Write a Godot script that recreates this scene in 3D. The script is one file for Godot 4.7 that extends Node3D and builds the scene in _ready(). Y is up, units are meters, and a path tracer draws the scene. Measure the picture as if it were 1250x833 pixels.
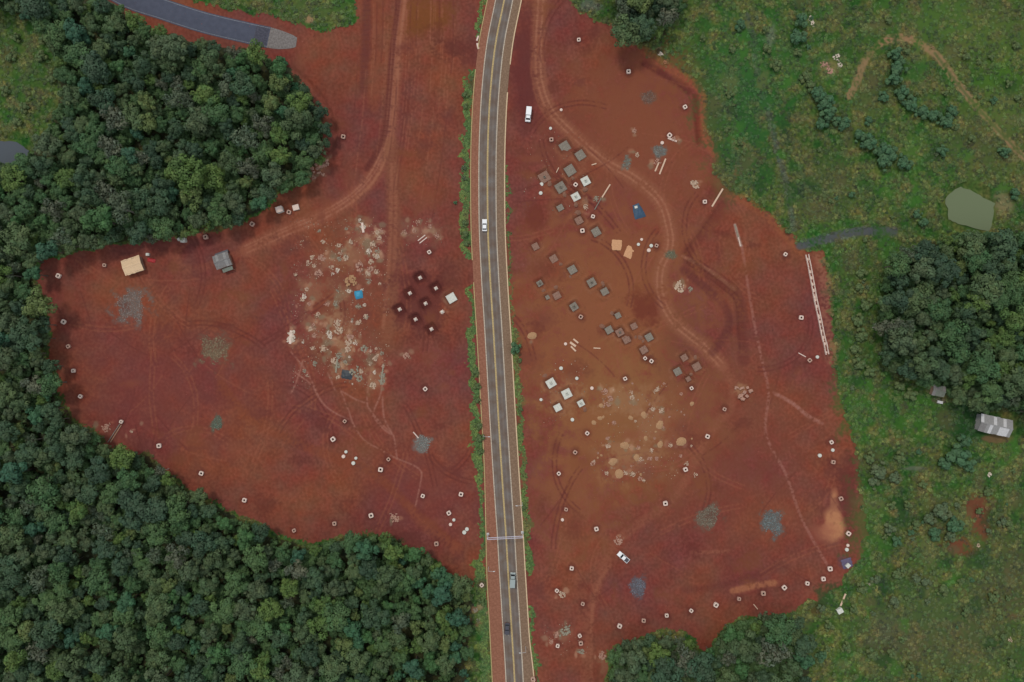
extends Node3D
# Site plan units: one unit is 0.3 m on the ground, plan point (625, 416.5) lies at the world origin.
const S := 0.3
const PX := 625.0
const PY := 416.5
const GX0 := -100
const GY0 := -100
const TW := 1450
const TH := 1034
const GW := 726
const GH := 518
const FLY := 250.0

var rng := RandomNumberGenerator.new()
var hgt := PackedFloat32Array()
var tex := PackedByteArray()
var cls := PackedByteArray()
var nA := PackedByteArray()
var nB := PackedByteArray()
var nC := PackedByteArray()
var nD := PackedByteArray()
var names := {}
var M := {}
var road := PackedVector2Array()
var ruts := []

# ------------------------------------------------------------------ mesh builder
class MB:
	var v := PackedVector3Array()
	var n := PackedVector3Array()
	var c := PackedColorArray()
	var col := Color(1, 1, 1)
	func tri(a: Vector3, b: Vector3, d: Vector3):
		var nn := (d - a).cross(b - a).normalized()
		v.append(a); v.append(b); v.append(d)
		n.append(nn); n.append(nn); n.append(nn)
		c.append(col); c.append(col); c.append(col)
	func quad(a: Vector3, b: Vector3, d: Vector3, e: Vector3):
		tri(a, b, d); tri(a, d, e)
	func tri_up(a: Vector3, b: Vector3, d: Vector3):
		if (d - a).cross(b - a).y >= 0: tri(a, b, d)
		else: tri(a, d, b)
	func quad_up(a: Vector3, b: Vector3, d: Vector3, e: Vector3):
		tri_up(a, b, d); tri_up(a, d, e)
	# hexahedron: p[0..3] lower ring, p[4..7] upper ring, counter-clockwise seen from above
	func hexa(p: Array):
		quad(p[4], p[7], p[6], p[5])
		quad(p[0], p[1], p[2], p[3])
		for k in 4:
			var j := (k + 1) % 4
			quad(p[k], p[k + 4], p[j + 4], p[j])
	func box(xf: Transform3D, s: Vector3, ch := 0.0):
		var h := s * 0.5
		if ch <= 0.0:
			hexa([xf * Vector3(-h.x, -h.y, -h.z), xf * Vector3(-h.x, -h.y, h.z), xf * Vector3(h.x, -h.y, h.z), xf * Vector3(h.x, -h.y, -h.z),
				xf * Vector3(-h.x, h.y, -h.z), xf * Vector3(-h.x, h.y, h.z), xf * Vector3(h.x, h.y, h.z), xf * Vector3(h.x, h.y, -h.z)])
		else:
			layers(xf, [[-h.y, -h.x, h.x, -h.z, h.z], [h.y - ch, -h.x, h.x, -h.z, h.z], [h.y, -h.x + ch, h.x - ch, -h.z + ch, h.z - ch]])
	# stacked rectangles [y, x0, x1, z0, z1]
	func layers(xf: Transform3D, l: Array):
		var rings := []
		for q in l:
			rings.append([xf * Vector3(q[1], q[0], q[3]), xf * Vector3(q[1], q[0], q[4]), xf * Vector3(q[2], q[0], q[4]), xf * Vector3(q[2], q[0], q[3])])
		for i in rings.size() - 1:
			for k in 4:
				var j := (k + 1) % 4
				quad(rings[i][k], rings[i + 1][k], rings[i + 1][j], rings[i][j])
		var t: Array = rings[-1]
		quad(t[0], t[3], t[2], t[1])
		var b: Array = rings[0]
		quad(b[0], b[1], b[2], b[3])
	func tube(a: Vector3, b: Vector3, r0: float, r1: float, seg := 6, cap := true):
		var d := (b - a).normalized()
		var u := d.cross(Vector3(0.31, 0.2, 0.93)).normalized()
		if u.length() < 0.5: u = d.cross(Vector3.RIGHT).normalized()
		var w := d.cross(u)
		for k in seg:
			var t0 := TAU * k / seg
			var t1 := TAU * (k + 1) / seg
			var p0 := u * cos(t0) + w * sin(t0)
			var p1 := u * cos(t1) + w * sin(t1)
			quad(a + p0 * r0, a + p1 * r0, b + p1 * r1, b + p0 * r1)
			if cap:
				tri(b, b + p0 * r1, b + p1 * r1)
				tri(a, a + p1 * r0, a + p0 * r0)
	func leaf(p: Vector3, nrm: Vector3, out: Vector3, size: float, spin: float, cc: Color):
		var u := nrm.cross(Vector3(0.37, 0.21, 0.9)).normalized()
		var w := nrm.cross(u)
		var a := (u * cos(spin) + w * sin(spin)) * size
		var b := (w * cos(spin) - u * sin(spin)) * size * 0.72
		var dip := nrm * size * 0.22
		var q0 := p - a - dip
		var q1 := p + b
		var q2 := p + a - dip
		var q3 := p - b
		for t in [[q0, q1, q3], [q1, q2, q3]]:
			var nn: Vector3 = (t[2] - t[0]).cross(t[1] - t[0]).normalized()
			if nn.dot(out) < 0:
				nn = -nn
				var sw: Vector3 = t[1]
				t[1] = t[2]; t[2] = sw
			nn = (nn + out * 1.0).normalized()
			for e in t:
				v.append(e); n.append(nn); c.append(cc)
	func mesh() -> ArrayMesh:
		var a := []
		a.resize(Mesh.ARRAY_MAX)
		a[Mesh.ARRAY_VERTEX] = v
		a[Mesh.ARRAY_NORMAL] = n
		a[Mesh.ARRAY_COLOR] = c
		var m := ArrayMesh.new()
		m.add_surface_from_arrays(Mesh.PRIMITIVE_TRIANGLES, a)
		return m

# ------------------------------------------------------------------ naming
func numbered(called: String) -> String:
	var k: int = names.get(called, 0)
	names[called] = k + 1
	return called if k == 0 else "%s_%03d" % [called, k]

func tag(o: Node, label: String, category: String, group := "", kind := ""):
	if label: o.set_meta("label", label)
	if category: o.set_meta("category", category)
	if group: o.set_meta("group", group)
	if kind: o.set_meta("kind", kind)

func thing(called: String, at: Vector3, turn: float, label: String, category: String, group := "") -> Node3D:
	var o := Node3D.new()
	o.name = numbered(called)
	add_child(o)
	o.position = at
	o.rotation.y = turn
	tag(o, label, category, group)
	return o

func part(called: String, m: Mesh, mat: Material, parent: Node) -> MeshInstance3D:
	var o := MeshInstance3D.new()
	o.mesh = m
	o.material_override = mat
	if parent == self:
		o.name = numbered(called)
		add_child(o)
	else:
		o.name = called
		parent.add_child(o, true)
	return o

func one(called: String, m: Mesh, mat: Material, at: Vector3, turn: float, label: String, category: String, group := "") -> MeshInstance3D:
	var o := part(called, m, mat, self)
	o.position = at
	o.rotation.y = turn
	tag(o, label, category, group)
	return o

func copy_of(src: Node3D, at: Vector3, turn: float, sc: Vector3, label: String, group: String) -> Node3D:
	var o: Node3D = src.duplicate()
	o.name = numbered(src.get_meta("kindname"))
	add_child(o)
	o.position = at
	o.rotation.y = turn
	o.scale = sc
	o.set_meta("label", label)
	o.set_meta("group", group)
	return o

func srgb(r: float, g: float, b: float) -> Color:
	return Color(r / 255.0, g / 255.0, b / 255.0)

func mat(col: Color, rough := 0.9, vertex := false, metal := 0.0) -> StandardMaterial3D:
	var m := StandardMaterial3D.new()
	m.albedo_color = col
	m.roughness = rough
	m.metallic = metal
	m.vertex_color_use_as_albedo = vertex
	m.cull_mode = BaseMaterial3D.CULL_DISABLED
	return m

func noise_tex(seed_: int, freq: float, size: int, lo: Color, hi: Color) -> NoiseTexture2D:
	var t := NoiseTexture2D.new()
	t.width = size; t.height = size
	t.seamless = true
	var f := FastNoiseLite.new()
	f.seed = seed_; f.frequency = freq; f.fractal_octaves = 5
	t.noise = f
	var g := Gradient.new()
	g.set_color(0, lo); g.set_color(1, hi)
	t.color_ramp = g
	return t

func grained(base: Color, spread: float, seed_: int, metres: float, rough := 0.9) -> StandardMaterial3D:
	var m := mat(Color(1, 1, 1), rough)
	m.albedo_texture = noise_tex(seed_, 0.02, 256, base.darkened(spread), base.lightened(spread * 0.6))
	m.uv1_triplanar = true
	m.uv1_world_triplanar = true
	m.uv1_scale = Vector3.ONE / metres
	return m

# ------------------------------------------------------------------ plan helpers
func W(px: float, py: float, lift := 0.0) -> Vector3:
	return Vector3((px - PX) * S, ground_h(px, py) + lift, (py - PY) * S)

# foot of a tall thing whose top, tall metres up, was surveyed from the air at (px, py)
func foot(px: float, py: float, tall: float) -> Vector2:
	var k := 1.0 - tall / FLY
	return Vector2(PX + (px - PX) * k, PY + (py - PY) * k)

func ground_h(px: float, py: float) -> float:
	var gx := clampf((px - GX0) / 2.0, 0, GW - 1.001)
	var gy := clampf((py - GY0) / 2.0, 0, GH - 1.001)
	var ix := int(gx)
	var iy := int(gy)
	var fx := gx - ix
	var fy := gy - iy
	var i := iy * GW + ix
	return lerpf(lerpf(hgt[i], hgt[i + 1], fx), lerpf(hgt[i + GW], hgt[i + GW + 1], fx), fy)

func smooth(pts: Array, step := 6.0) -> PackedVector2Array:
	var out := PackedVector2Array()
	for i in pts.size() - 1:
		var p0: Vector2 = pts[maxi(i - 1, 0)]
		var p1: Vector2 = pts[i]
		var p2: Vector2 = pts[i + 1]
		var p3: Vector2 = pts[mini(i + 2, pts.size() - 1)]
		var k := maxi(1, int(p1.distance_to(p2) / step))
		for j in k:
			out.append(p1.cubic_interpolate(p2, p0, p3, float(j) / k))
	out.append(pts[-1])
	return out

func V(a: Array) -> Array:
	var o := []
	for i in range(0, a.size(), 2):
		o.append(Vector2(a[i], a[i + 1]))
	return o

func fill_class(poly: Array, k: int):
	var lo := 1e9
	var hi := -1e9
	for p in poly:
		lo = minf(lo, p.y); hi = maxf(hi, p.y)
	for y in range(maxi(int(lo), GY0), mini(int(hi) + 1, GY0 + TH)):
		var xs := []
		var yy := y + 0.5
		for i in poly.size():
			var a: Vector2 = poly[i]
			var b: Vector2 = poly[(i + 1) % poly.size()]
			if (a.y <= yy) != (b.y <= yy):
				xs.append(a.x + (yy - a.y) / (b.y - a.y) * (b.x - a.x))
		xs.sort()
		for j in range(0, xs.size() - 1, 2):
			for x in range(maxi(int(xs[j]), GX0), mini(int(xs[j + 1]) + 1, GX0 + TW)):
				cls[(y - GY0) * TW + x - GX0] = k

func in_poly(p: Vector2, poly: PackedVector2Array) -> bool:
	return Geometry2D.is_point_in_polygon(p, poly)

func mixpx(i: int, r: float, g: float, b: float, a: float):
	var j := i * 3
	tex[j] = int(lerpf(tex[j], r, a))
	tex[j + 1] = int(lerpf(tex[j + 1], g, a))
	tex[j + 2] = int(lerpf(tex[j + 2], b, a))

# soil colour along a line: w = half width, e = soft edge, rag = how far grain breaks it up
func stroke(pts, w: float, col: Color, a: float, e := 2.0, rag := 0.5, setc := -1):
	var R := w + e
	var cr := col.r * 255.0
	var cg := col.g * 255.0
	var cb := col.b * 255.0
	for s in pts.size() - 1:
		var p: Vector2 = pts[s]
		var q: Vector2 = pts[s + 1]
		var d := q - p
		var l2 := maxf(d.length_squared(), 0.001)
		for y in range(maxi(int(minf(p.y, q.y) - R), GY0), mini(int(maxf(p.y, q.y) + R) + 1, GY0 + TH)):
			for x in range(maxi(int(minf(p.x, q.x) - R), GX0), mini(int(maxf(p.x, q.x) + R) + 1, GX0 + TW)):
				var v := Vector2(x, y)
				var t := (v - p).dot(d) / l2
				if t < 0.0 and s > 0: continue
				if t > 1.0 and s < pts.size() - 2 and t > 1.0 + 1.0 / sqrt(l2): continue
				var dist := v.distance_to(p + d * clampf(t, 0, 1))
				if dist > R: continue
				var i := (y - GY0) * TW + x - GX0
				var m := a * clampf((R - dist) / e, 0, 1)
				m *= clampf(1.0 + rag * (nC[i] + nB[i] - 256) / 100.0, 0, 1)
				mixpx(i, cr, cg, cb, m)
				if setc >= 0 and dist < w: cls[i] = setc

func blob(cx: float, cy: float, rx: float, ry: float, col: Color, a: float, rag := 1.0, soft := 0.5, setc := -1):
	var cr := col.r * 255.0
	var cg := col.g * 255.0
	var cb := col.b * 255.0
	for y in range(maxi(int(cy - ry * 1.4), GY0), mini(int(cy + ry * 1.4) + 1, GY0 + TH)):
		for x in range(maxi(int(cx - rx * 1.4), GX0), mini(int(cx + rx * 1.4) + 1, GX0 + TW)):
			var i := (y - GY0) * TW + x - GX0
			var dd := sqrt(pow((x - cx) / rx, 2) + pow((y - cy) / ry, 2)) + rag * ((nB[i] - 128) / 330.0 + (nC[i] - 128) / 600.0)
			if dd > 1.0: continue
			mixpx(i, cr, cg, cb, a * clampf((1.0 - dd) / soft, 0, 1))
			if setc >= 0 and dd < 0.8: cls[i] = setc

func h_stroke(pts, w: float, e: float, dh: float):
	var R := w + e
	var done := {}
	for s in pts.size() - 1:
		var p: Vector2 = pts[s]
		var q: Vector2 = pts[s + 1]
		var d := q - p
		var l2 := maxf(d.length_squared(), 0.001)
		for gy in range(maxi(int((minf(p.y, q.y) - R - GY0) / 2), 0), mini(int((maxf(p.y, q.y) + R - GY0) / 2) + 2, GH)):
			for gx in range(maxi(int((minf(p.x, q.x) - R - GX0) / 2), 0), mini(int((maxf(p.x, q.x) + R - GX0) / 2) + 2, GW)):
				var v := Vector2(gx * 2 + GX0, gy * 2 + GY0)
				var dist := v.distance_to(p + d * clampf((v - p).dot(d) / l2, 0, 1))
				if dist > R: continue
				var k := gy * GW + gx
				var add := dh * smoothstep(0, 1, clampf((R - dist) / e, 0, 1))
				if absf(add) > absf(done.get(k, 0.0)): done[k] = add
	for k in done: hgt[k] += done[k]

func h_pit(cx: float, cy: float, half: float, e: float, turn: float, dh: float):
	var R := (half + e) * 1.5
	for gy in range(int((cy - R - GY0) / 2), int((cy + R - GY0) / 2) + 2):
		for gx in range(int((cx - R - GX0) / 2), int((cx + R - GX0) / 2) + 2):
			var q := Vector2(gx * 2 + GX0 - cx, gy * 2 + GY0 - cy).rotated(turn)
			var dist := maxf(absf(q.x), absf(q.y))
			if dist < half + e:
				hgt[gy * GW + gx] += dh * clampf((half + e - dist) / e, 0, 1)

func h_mound(cx: float, cy: float, rx: float, ry: float, dh: float):
	for gy in range(int((cy - ry - GY0) / 2), int((cy + ry - GY0) / 2) + 2):
		for gx in range(int((cx - rx - GX0) / 2), int((cx + rx - GX0) / 2) + 2):
			var d := sqrt(pow((gx * 2 + GX0 - cx) / rx, 2) + pow((gy * 2 + GY0 - cy) / ry, 2))
			if d < 1.0: hgt[gy * GW + gx] += dh * (1.0 - d * d)

func byte_noise(seed_: int, freq: float, oct: int) -> PackedByteArray:
	var f := FastNoiseLite.new()
	f.noise_type = FastNoiseLite.TYPE_SIMPLEX
	f.seed = seed_
	f.frequency = freq
	f.fractal_octaves = oct
	return f.get_image(TW, TH, false, false, true).get_data()

# ------------------------------------------------------------------ data of the place
var FOREST_A := V([-100,-100, 150,-100, 60,-100, 60,0, 130,5, 165,25, 240,52, 320,64, 345,78, 363,95, 380,115, 392,140, 400,165, 394,195, 378,215, 350,233, 330,243, 305,264, 270,274, 225,286, 180,292, 140,293, 100,303, 50,310, 36,325, 46,350, 52,390, 58,430, 62,465, 72,495, 82,517, 110,528, 125,547, 150,554, 180,562, 205,582, 225,597, 262,618, 285,634, 312,644, 340,662, 380,668, 420,662, 445,655, 480,660, 510,678, 535,692, 558,712, 574,729, 577,748, 570,800, 572,933, -100,933, -100,205, 0,205, 40,190, 62,160, 76,120, 70,80, 60,50, 40,25, 0,10, -100,0])
var FOREST_B := V([1085,332, 1100,312, 1130,302, 1170,288, 1250,292, 1350,290, 1350,540, 1262,506, 1232,497, 1200,502, 1165,488, 1150,466, 1135,470, 1110,468, 1090,450, 1078,420, 1076,380])
var FOREST_C := V([748,802, 765,788, 800,780, 840,788, 858,803, 872,792, 885,770, 905,762, 950,754, 975,762, 985,790, 985,933, 738,933])
var FOREST_D := V([755,-90, 755,5, 762,40, 785,50, 812,42, 828,20, 832,-90])
var EARTH_L := V([433,-100, 433,0, 436,26, 402,41, 369,33, 350,24, 240,2, 160,-30, 120,0, 160,28, 240,54, 322,66, 345,80, 362,96, 378,115, 390,140, 397,165, 392,195, 376,217, 352,236, 330,248, 305,270, 270,280, 225,292, 180,297, 140,298, 100,308, 55,315, 42,325, 50,345, 57,380, 62,420, 68,460, 77,490, 86,513, 115,522, 128,542, 150,548, 180,555, 205,577, 225,592, 262,613, 285,628, 315,637, 345,656, 380,661, 420,656, 445,650, 480,655, 510,673, 535,686, 560,706, 585,723, 593,742, 620,760, 640,-100])
var EARTH_R := V([620,-100, 640,-100, 690,-100, 690,0, 700,10, 722,20, 745,32, 755,45, 775,55, 795,70, 830,90, 858,108, 861,130, 859,160, 878,188, 871,208, 890,235, 920,250, 945,270, 965,290, 978,306, 1000,308, 1010,345, 1010,380, 1013,410, 1015,435, 1020,460, 1025,490, 1036,515, 1045,545, 1047,580, 1054,610, 1057,650, 1050,682, 1035,700, 1025,712, 1010,725, 985,735, 970,746, 930,752, 905,754, 890,762, 875,775, 862,795, 845,777, 815,770, 780,777, 752,787, 742,802, 737,840, 737,933, 620,933])

# square footing slabs: x, y, side (units), look (0 grey, 1 brownish, 2 white), has a stub
var SLABS := [[689.7,178.8,12,0,0],[708.6,189.4,11,0,0],[696,208,12,0,0],[664.7,216,13,1,0],[684.6,228.6,12,0,0],[715,221,10,2,1],[703,240,10,2,1],[684,253.6,8,0,0],[707,269,9,1,0],[728,283,10,0,0],[653.7,301,8,1,0],[676,316,9,1,0],[698.7,329.5,10,0,0],[659,346,7,0,0],[668.5,363,5,0,0],[680,361,9,1,0],[722.4,345,10,0,0],[738.5,356,9,0,0],[701,374.5,9,0,0],[754.5,385.4,7,0,0],[743.7,403,9,0,0],[765,414.6,9,1,0],[774,398.5,8,1,0],[756.6,406,9,1,0],[792.5,412,9,0,0],[786,427.4,9,1,0],[827.8,454,9,0,0],[851,448,10,1,0],[836,437,8,1,0],[840.7,463,6,1,0],[672.7,468,11,2,1],[692,481,11,2,1],[681,498,9,2,0],[709.3,492.7,8,2,0],[551,364,11,2,0]]
var PEDESTALS := [[512.4,339],[500,358],[519.3,370.6],[487.6,377.7],[507,390],[526.5,402],[532,352],[540,381]]
# precast collars: x, y
var COLLARS := [419,167, 706.5,49, 767,88, 836,131, 817,166, 71.7,337, 128,324, 77.5,393, 251,289.5, 308.5,274, 353.5,259.5, 524,308, 711,282, 723.7,264.6, 702.5,226, 801,300.5, 860,246.7, 709,387, 958,311, 978,388, 84,423, 90.4,452.8, 99.3,484, 147.7,515, 194,544.4, 246.5,577.7, 299,610.5, 420.9,514.5, 519,475, 474.4,560.8, 464.9,573.3, 516.3,605.6, 562.7,603.5, 406.8,536.2, 787,437.4, 844,474, 884,499.6, 863.2,532.6, 716.5,528.8, 702,552.3, 682.2,578.2, 836.3,573, 812,614.3, 691,622, 762.9,462.5, 988.4,440, 1014.5,539.8, 1016.3,564, 1026.5,608.7, 359.4,647.6, 408.6,639.2, 452.9,629.7, 548,626.4, 532.7,664, 588,714, 727.8,645.6, 697.6,693.2, 679.6,720.6, 711.4,737, 756.2,764, 785.6,757.7, 813.8,751.3, 843.5,745.4, 873.5,738, 901.9,731, 931.6,724.5, 707.6,775.7, 709,785, 680.7,788, 650.7,828.6, 1036,651.5, 1012.7,694.2, 1004.5,706.5, 985,712, 957,717.3, 673,171, 795,441]
var CAPS := [685,134.5, 672,157, 422.6,551.6, 419.6,557.2, 434.7,559.3, 431.6,565.4, 690.4,420, 684.8,449.7, 704,462, 722.4,474, 660.4,488, 698.6,512.4, 783,292.7, 779,298.8, 794.6,300.4, 791.6,306, 997.8,436, 1016,549.5, 1035,666, 1033.5,671, 554,634.8, 549.9,640.5, 570,646, 566.8,650, 686.6,634.8, 660,236, 661,225, 808,175, 1000,556]
# rubble: x, y, radius, tone (0 cream, 1 white, 2 grey, 3 tan, 4 pinkish)
var RUBBLE := [[438.8,270,3,1],[442.7,277,4,1],[460,284,3,0],[465,282,3,4],[462.6,290,3,0],[428.6,295,3,0],[392.6,315,4,4],[416,308.7,3,0],[422,314.5,4,0],[414,316,3,2],[455.5,299,4,0],[450,307,3,1],[457.5,313,4,0],[453,319.6,4,0],[461,305.5,3,2],[439.5,325,6,4],[453,328.6,5,4],[449,334,4,0],[460,332,3,0],[389.4,335,5,4],[428.6,343,6,3],[492.7,284.3,4,4],[374.7,353,2.5,0],[377,371,3,4],[399,371.5,3,4],[388,384.3,3,0],[355.4,406,4,1],[355.5,414,5,1],[383,399,4,4],[401.6,406.8,4,1],[403.5,411.6,3,1],[412,395,5,0],[414,403,6,0],[427.3,410.6,4,4],[425.4,418.3,4,0],[433.7,418.3,3,1],[445,426,4,2],[424.7,426,4,0],[395,426,5,0],[414.5,435,5,2],[458.7,437.6,4,0],[496,434.4,4,4],[433.8,453,6,2],[439.6,462,4,2],[412.6,446.7,4,2],[467.8,446.7,3,0],[467,458,4,2],[466,465,4,2],[455.6,471,4,0],[509.7,272,4,4],[505.8,281.8,3,4],[525,276.7,3,4],[532.7,288,4,4],[384,410,3,4],[378,402,3,0],[408,440,4,0],[421,445,3,3],[650,410,5,3],[762.3,544,5,3],[748.8,563.4,5,3],[756.5,579,6,3],[806,519,5,3],[806,543,4,3],[831.6,539.7,6,3],[786,507,4,3],[777,559,4,3],[763.5,577,3,0],[772,579,3,0],[742,544,3,0],[745,487,4,4],[740,495,4,4],[772,486,3,0],[797,500,3,0],[808,501,4,0],[738,478,4,4],[830.5,350,6,0],[843,353,3,2],[905,478,9,4],[687,726,5,0],[690.5,771,8,2],[679,776,4,4],[673,783,3,4],[709,795,4,2],[735,800,5,4],[390,208,8,4],[397,200,5,4],[383,217,4,4],[481,632,6,4],[755,660,6,4],[822,171,4,4],[848,225,5,0],[803,198,4,4],[778,190,3,0],[774,160,3,4],[728,243,4,2],[715,253,4,0],[990,24,4,1],[992,30,3,1],[1021,72,5,1],[1024,80,4,1],[1012,88,5,4],[1005,80,5,4],[770,49,4,0],[806,67,3,1],[1207,579,3,1],[1232,780,3,0],[1193,665,3,0],[1062,712,4,2],[130,522,5,4],[160,527,2,0],[540,381,3,4],[580,745,3,2],[584,757,3,2]]
var GRAVEL := [[160,375,25,23,112,102,96],[260,428,22,22,114,100,78],[265,515,9,13,84,98,84],[517,542,11,12,112,116,112],[865,630,17,16,104,98,84],[943,637,14,20,94,104,104],[778,718,13,13,92,96,104],[792,118,10,9,104,84,74],[805,184,9,9,104,108,104],[764,200,6,10,104,108,100],[818,312,7,6,96,98,80]]
var BUSHES := [[631,425,9,0],[1095,68,9,0],[1098,82,10,0],[1094,97,10,0],[1099,112,9,0],[1110,128,9,0],[1125,137,9,0],[1140,143,9,0],[1156,148,9,0],[1163,136,8,0],[998,112,9,0],[1008,126,11,0],[1013,142,10,0],[1030,152,9,0],[1002,150,8,0],[1048,166,8,0],[1060,176,10,0],[1075,184,11,0],[1090,190,10,0],[1102,198,9,0],[1078,200,9,0],[1150,183,7,0],[972,44,10,0],[976,26,9,0],[984,94,8,1],[990,104,8,1],[1226,188,9,0],[1170,553,17,0],[1155,565,11,0],[1182,570,11,0],[1075,575,13,2],[1092,582,9,2],[1066,590,9,2],[1150,622,13,2],[1085,648,9,2],[1096,660,8,0],[1142,650,10,0],[1158,655,9,2],[1120,640,7,1],[1205,600,7,1],[1178,540,9,0],[1098,560,8,1],[1060,560,8,1],[1230,640,7,1],[1212,730,8,1],[1150,720,9,1],[1130,712,8,2],[1095,700,8,1],[1180,745,7,1],[1065,800,8,1],[1030,790,8,1],[1000,800,9,0],[1010,765,8,1],[1235,810,7,1],[1110,815,7,1],[1164,640,12,0],[1135,632,9,2],[1128,270,8,0],[1120,262,7,0],[1052,335,9,1],[1048,352,8,1],[1056,372,9,1],[1046,392,9,1],[1052,410,9,1],[1044,428,9,1],[1050,446,9,1],[1062,452,9,1],[1108,455,10,1],[1118,462,9,1],[1100,470,9,1],[1112,480,10,1],[568,272,5,1],[567,285,6,1],[570,298,5,1],[556,248,3,0],[567,115,5,1],[569,130,5,1],[567,205,4,2],[566,218,4,2],[580,455,6,1],[582,470,6,1],[583,490,5,1],[584,520,6,1],[585,535,6,1],[586,550,5,1],[634,440,4,1],[636,500,4,1],[640,620,4,1],[586,735,6,1],[575,728,6,1],[570,715,8,1],[562,724,8,1],[555,735,9,1],[566,742,8,1],[548,712,8,1],[535,702,8,1],[527,715,9,1],[935,60,8,1],[945,80,9,1],[905,30,8,0],[895,60,7,1],[1240,235,8,0],[1040,745,7,1],[1052,720,8,1],[1070,708,7,2],[955,768,8,0],[1120,706,8,2],[1090,735,9,2],[345,75,8,3],[340,90,10,3],[360,110,8,3],[378,130,8,1],[388,150,8,1],[50,30,8,1],[58,48,9,1],[52,70,9,1],[62,95,8,1],[20,45,7,1],[12,70,7,1],[8,110,7,1],[30,130,7,1],[20,150,8,1]]

func road_x(y: float) -> float:
	for i in road.size() - 1:
		if road[i + 1].y >= y:
			var a := road[i]
			var b := road[i + 1]
			return lerpf(a.x, b.x, clampf((y - a.y) / (b.y - a.y), 0, 1))
	return road[-1].x
func kerb_l(y: float) -> float:
	return -20.5 - 6.0 * smoothstep(540, 730, y) - 0.8 * smoothstep(730, 830, y)
func kerb_r(y: float) -> float:
	return 21.0 + 3.0 * smoothstep(770, 840, y)

# ------------------------------------------------------------------ start
func _ready():
	rng.seed = 20240611
	var cam := Camera3D.new()
	cam.name = "camera"
	add_child(cam)
	cam.position = Vector3(0, FLY, 0)
	cam.rotation = Vector3(-PI / 2, 0, 0)
	cam.fov = 53.1
	cam.far = 6000.0
	cam.current = true
	var we := WorldEnvironment.new()
	we.name = "environment"
	var env := Environment.new()
	env.background_mode = Environment.BG_SKY
	var sk := ProceduralSkyMaterial.new()
	sk.sky_top_color = Color(0.86, 0.89, 0.93)
	sk.sky_horizon_color = Color(0.80, 0.82, 0.84)
	sk.sky_curve = 0.25
	sk.ground_bottom_color = Color(0.25, 0.24, 0.22)
	sk.ground_horizon_color = Color(0.6, 0.6, 0.6)
	var sky := Sky.new()
	sky.sky_material = sk
	env.sky = sky
	env.tonemap_mode = Environment.TONE_MAPPER_LINEAR
	env.tonemap_exposure = 0.87
	env.sdfgi_enabled = true
	env.ssao_enabled = true
	env.ssil_enabled = true
	we.environment = env
	add_child(we)
	var sun := DirectionalLight3D.new()
	sun.name = "sun"
	sun.light_energy = 0.5
	sun.light_angular_distance = 10.0
	sun.light_color = Color(1.0, 0.97, 0.92)
	sun.shadow_enabled = true
	add_child(sun)
	sun.look_at_from_position(Vector3(-55, 160, -80), Vector3.ZERO, Vector3.UP)

	road = smooth(V([634,-110, 627,-60, 615.5,0, 605,53, 599,107, 596,160, 595,210, 595.5,276, 597.3,320, 599.5,360, 602.5,407, 609,520, 614,600, 617.8,656, 620.3,700, 624.6,770, 628.3,833, 633,940]), 8.0)
	materials()
	maps()
	print("maps ", Time.get_ticks_msec())
	terrain()
	print("terrain ", Time.get_ticks_msec())
	roads()
	ponds()
	buildings()
	foundations()
	site_objects()
	vehicles()
	gravel()
	print("objects ", Time.get_ticks_msec())
	trees()
	shrubs()
	ground_cover()
	print("plants ", Time.get_ticks_msec())

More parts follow.
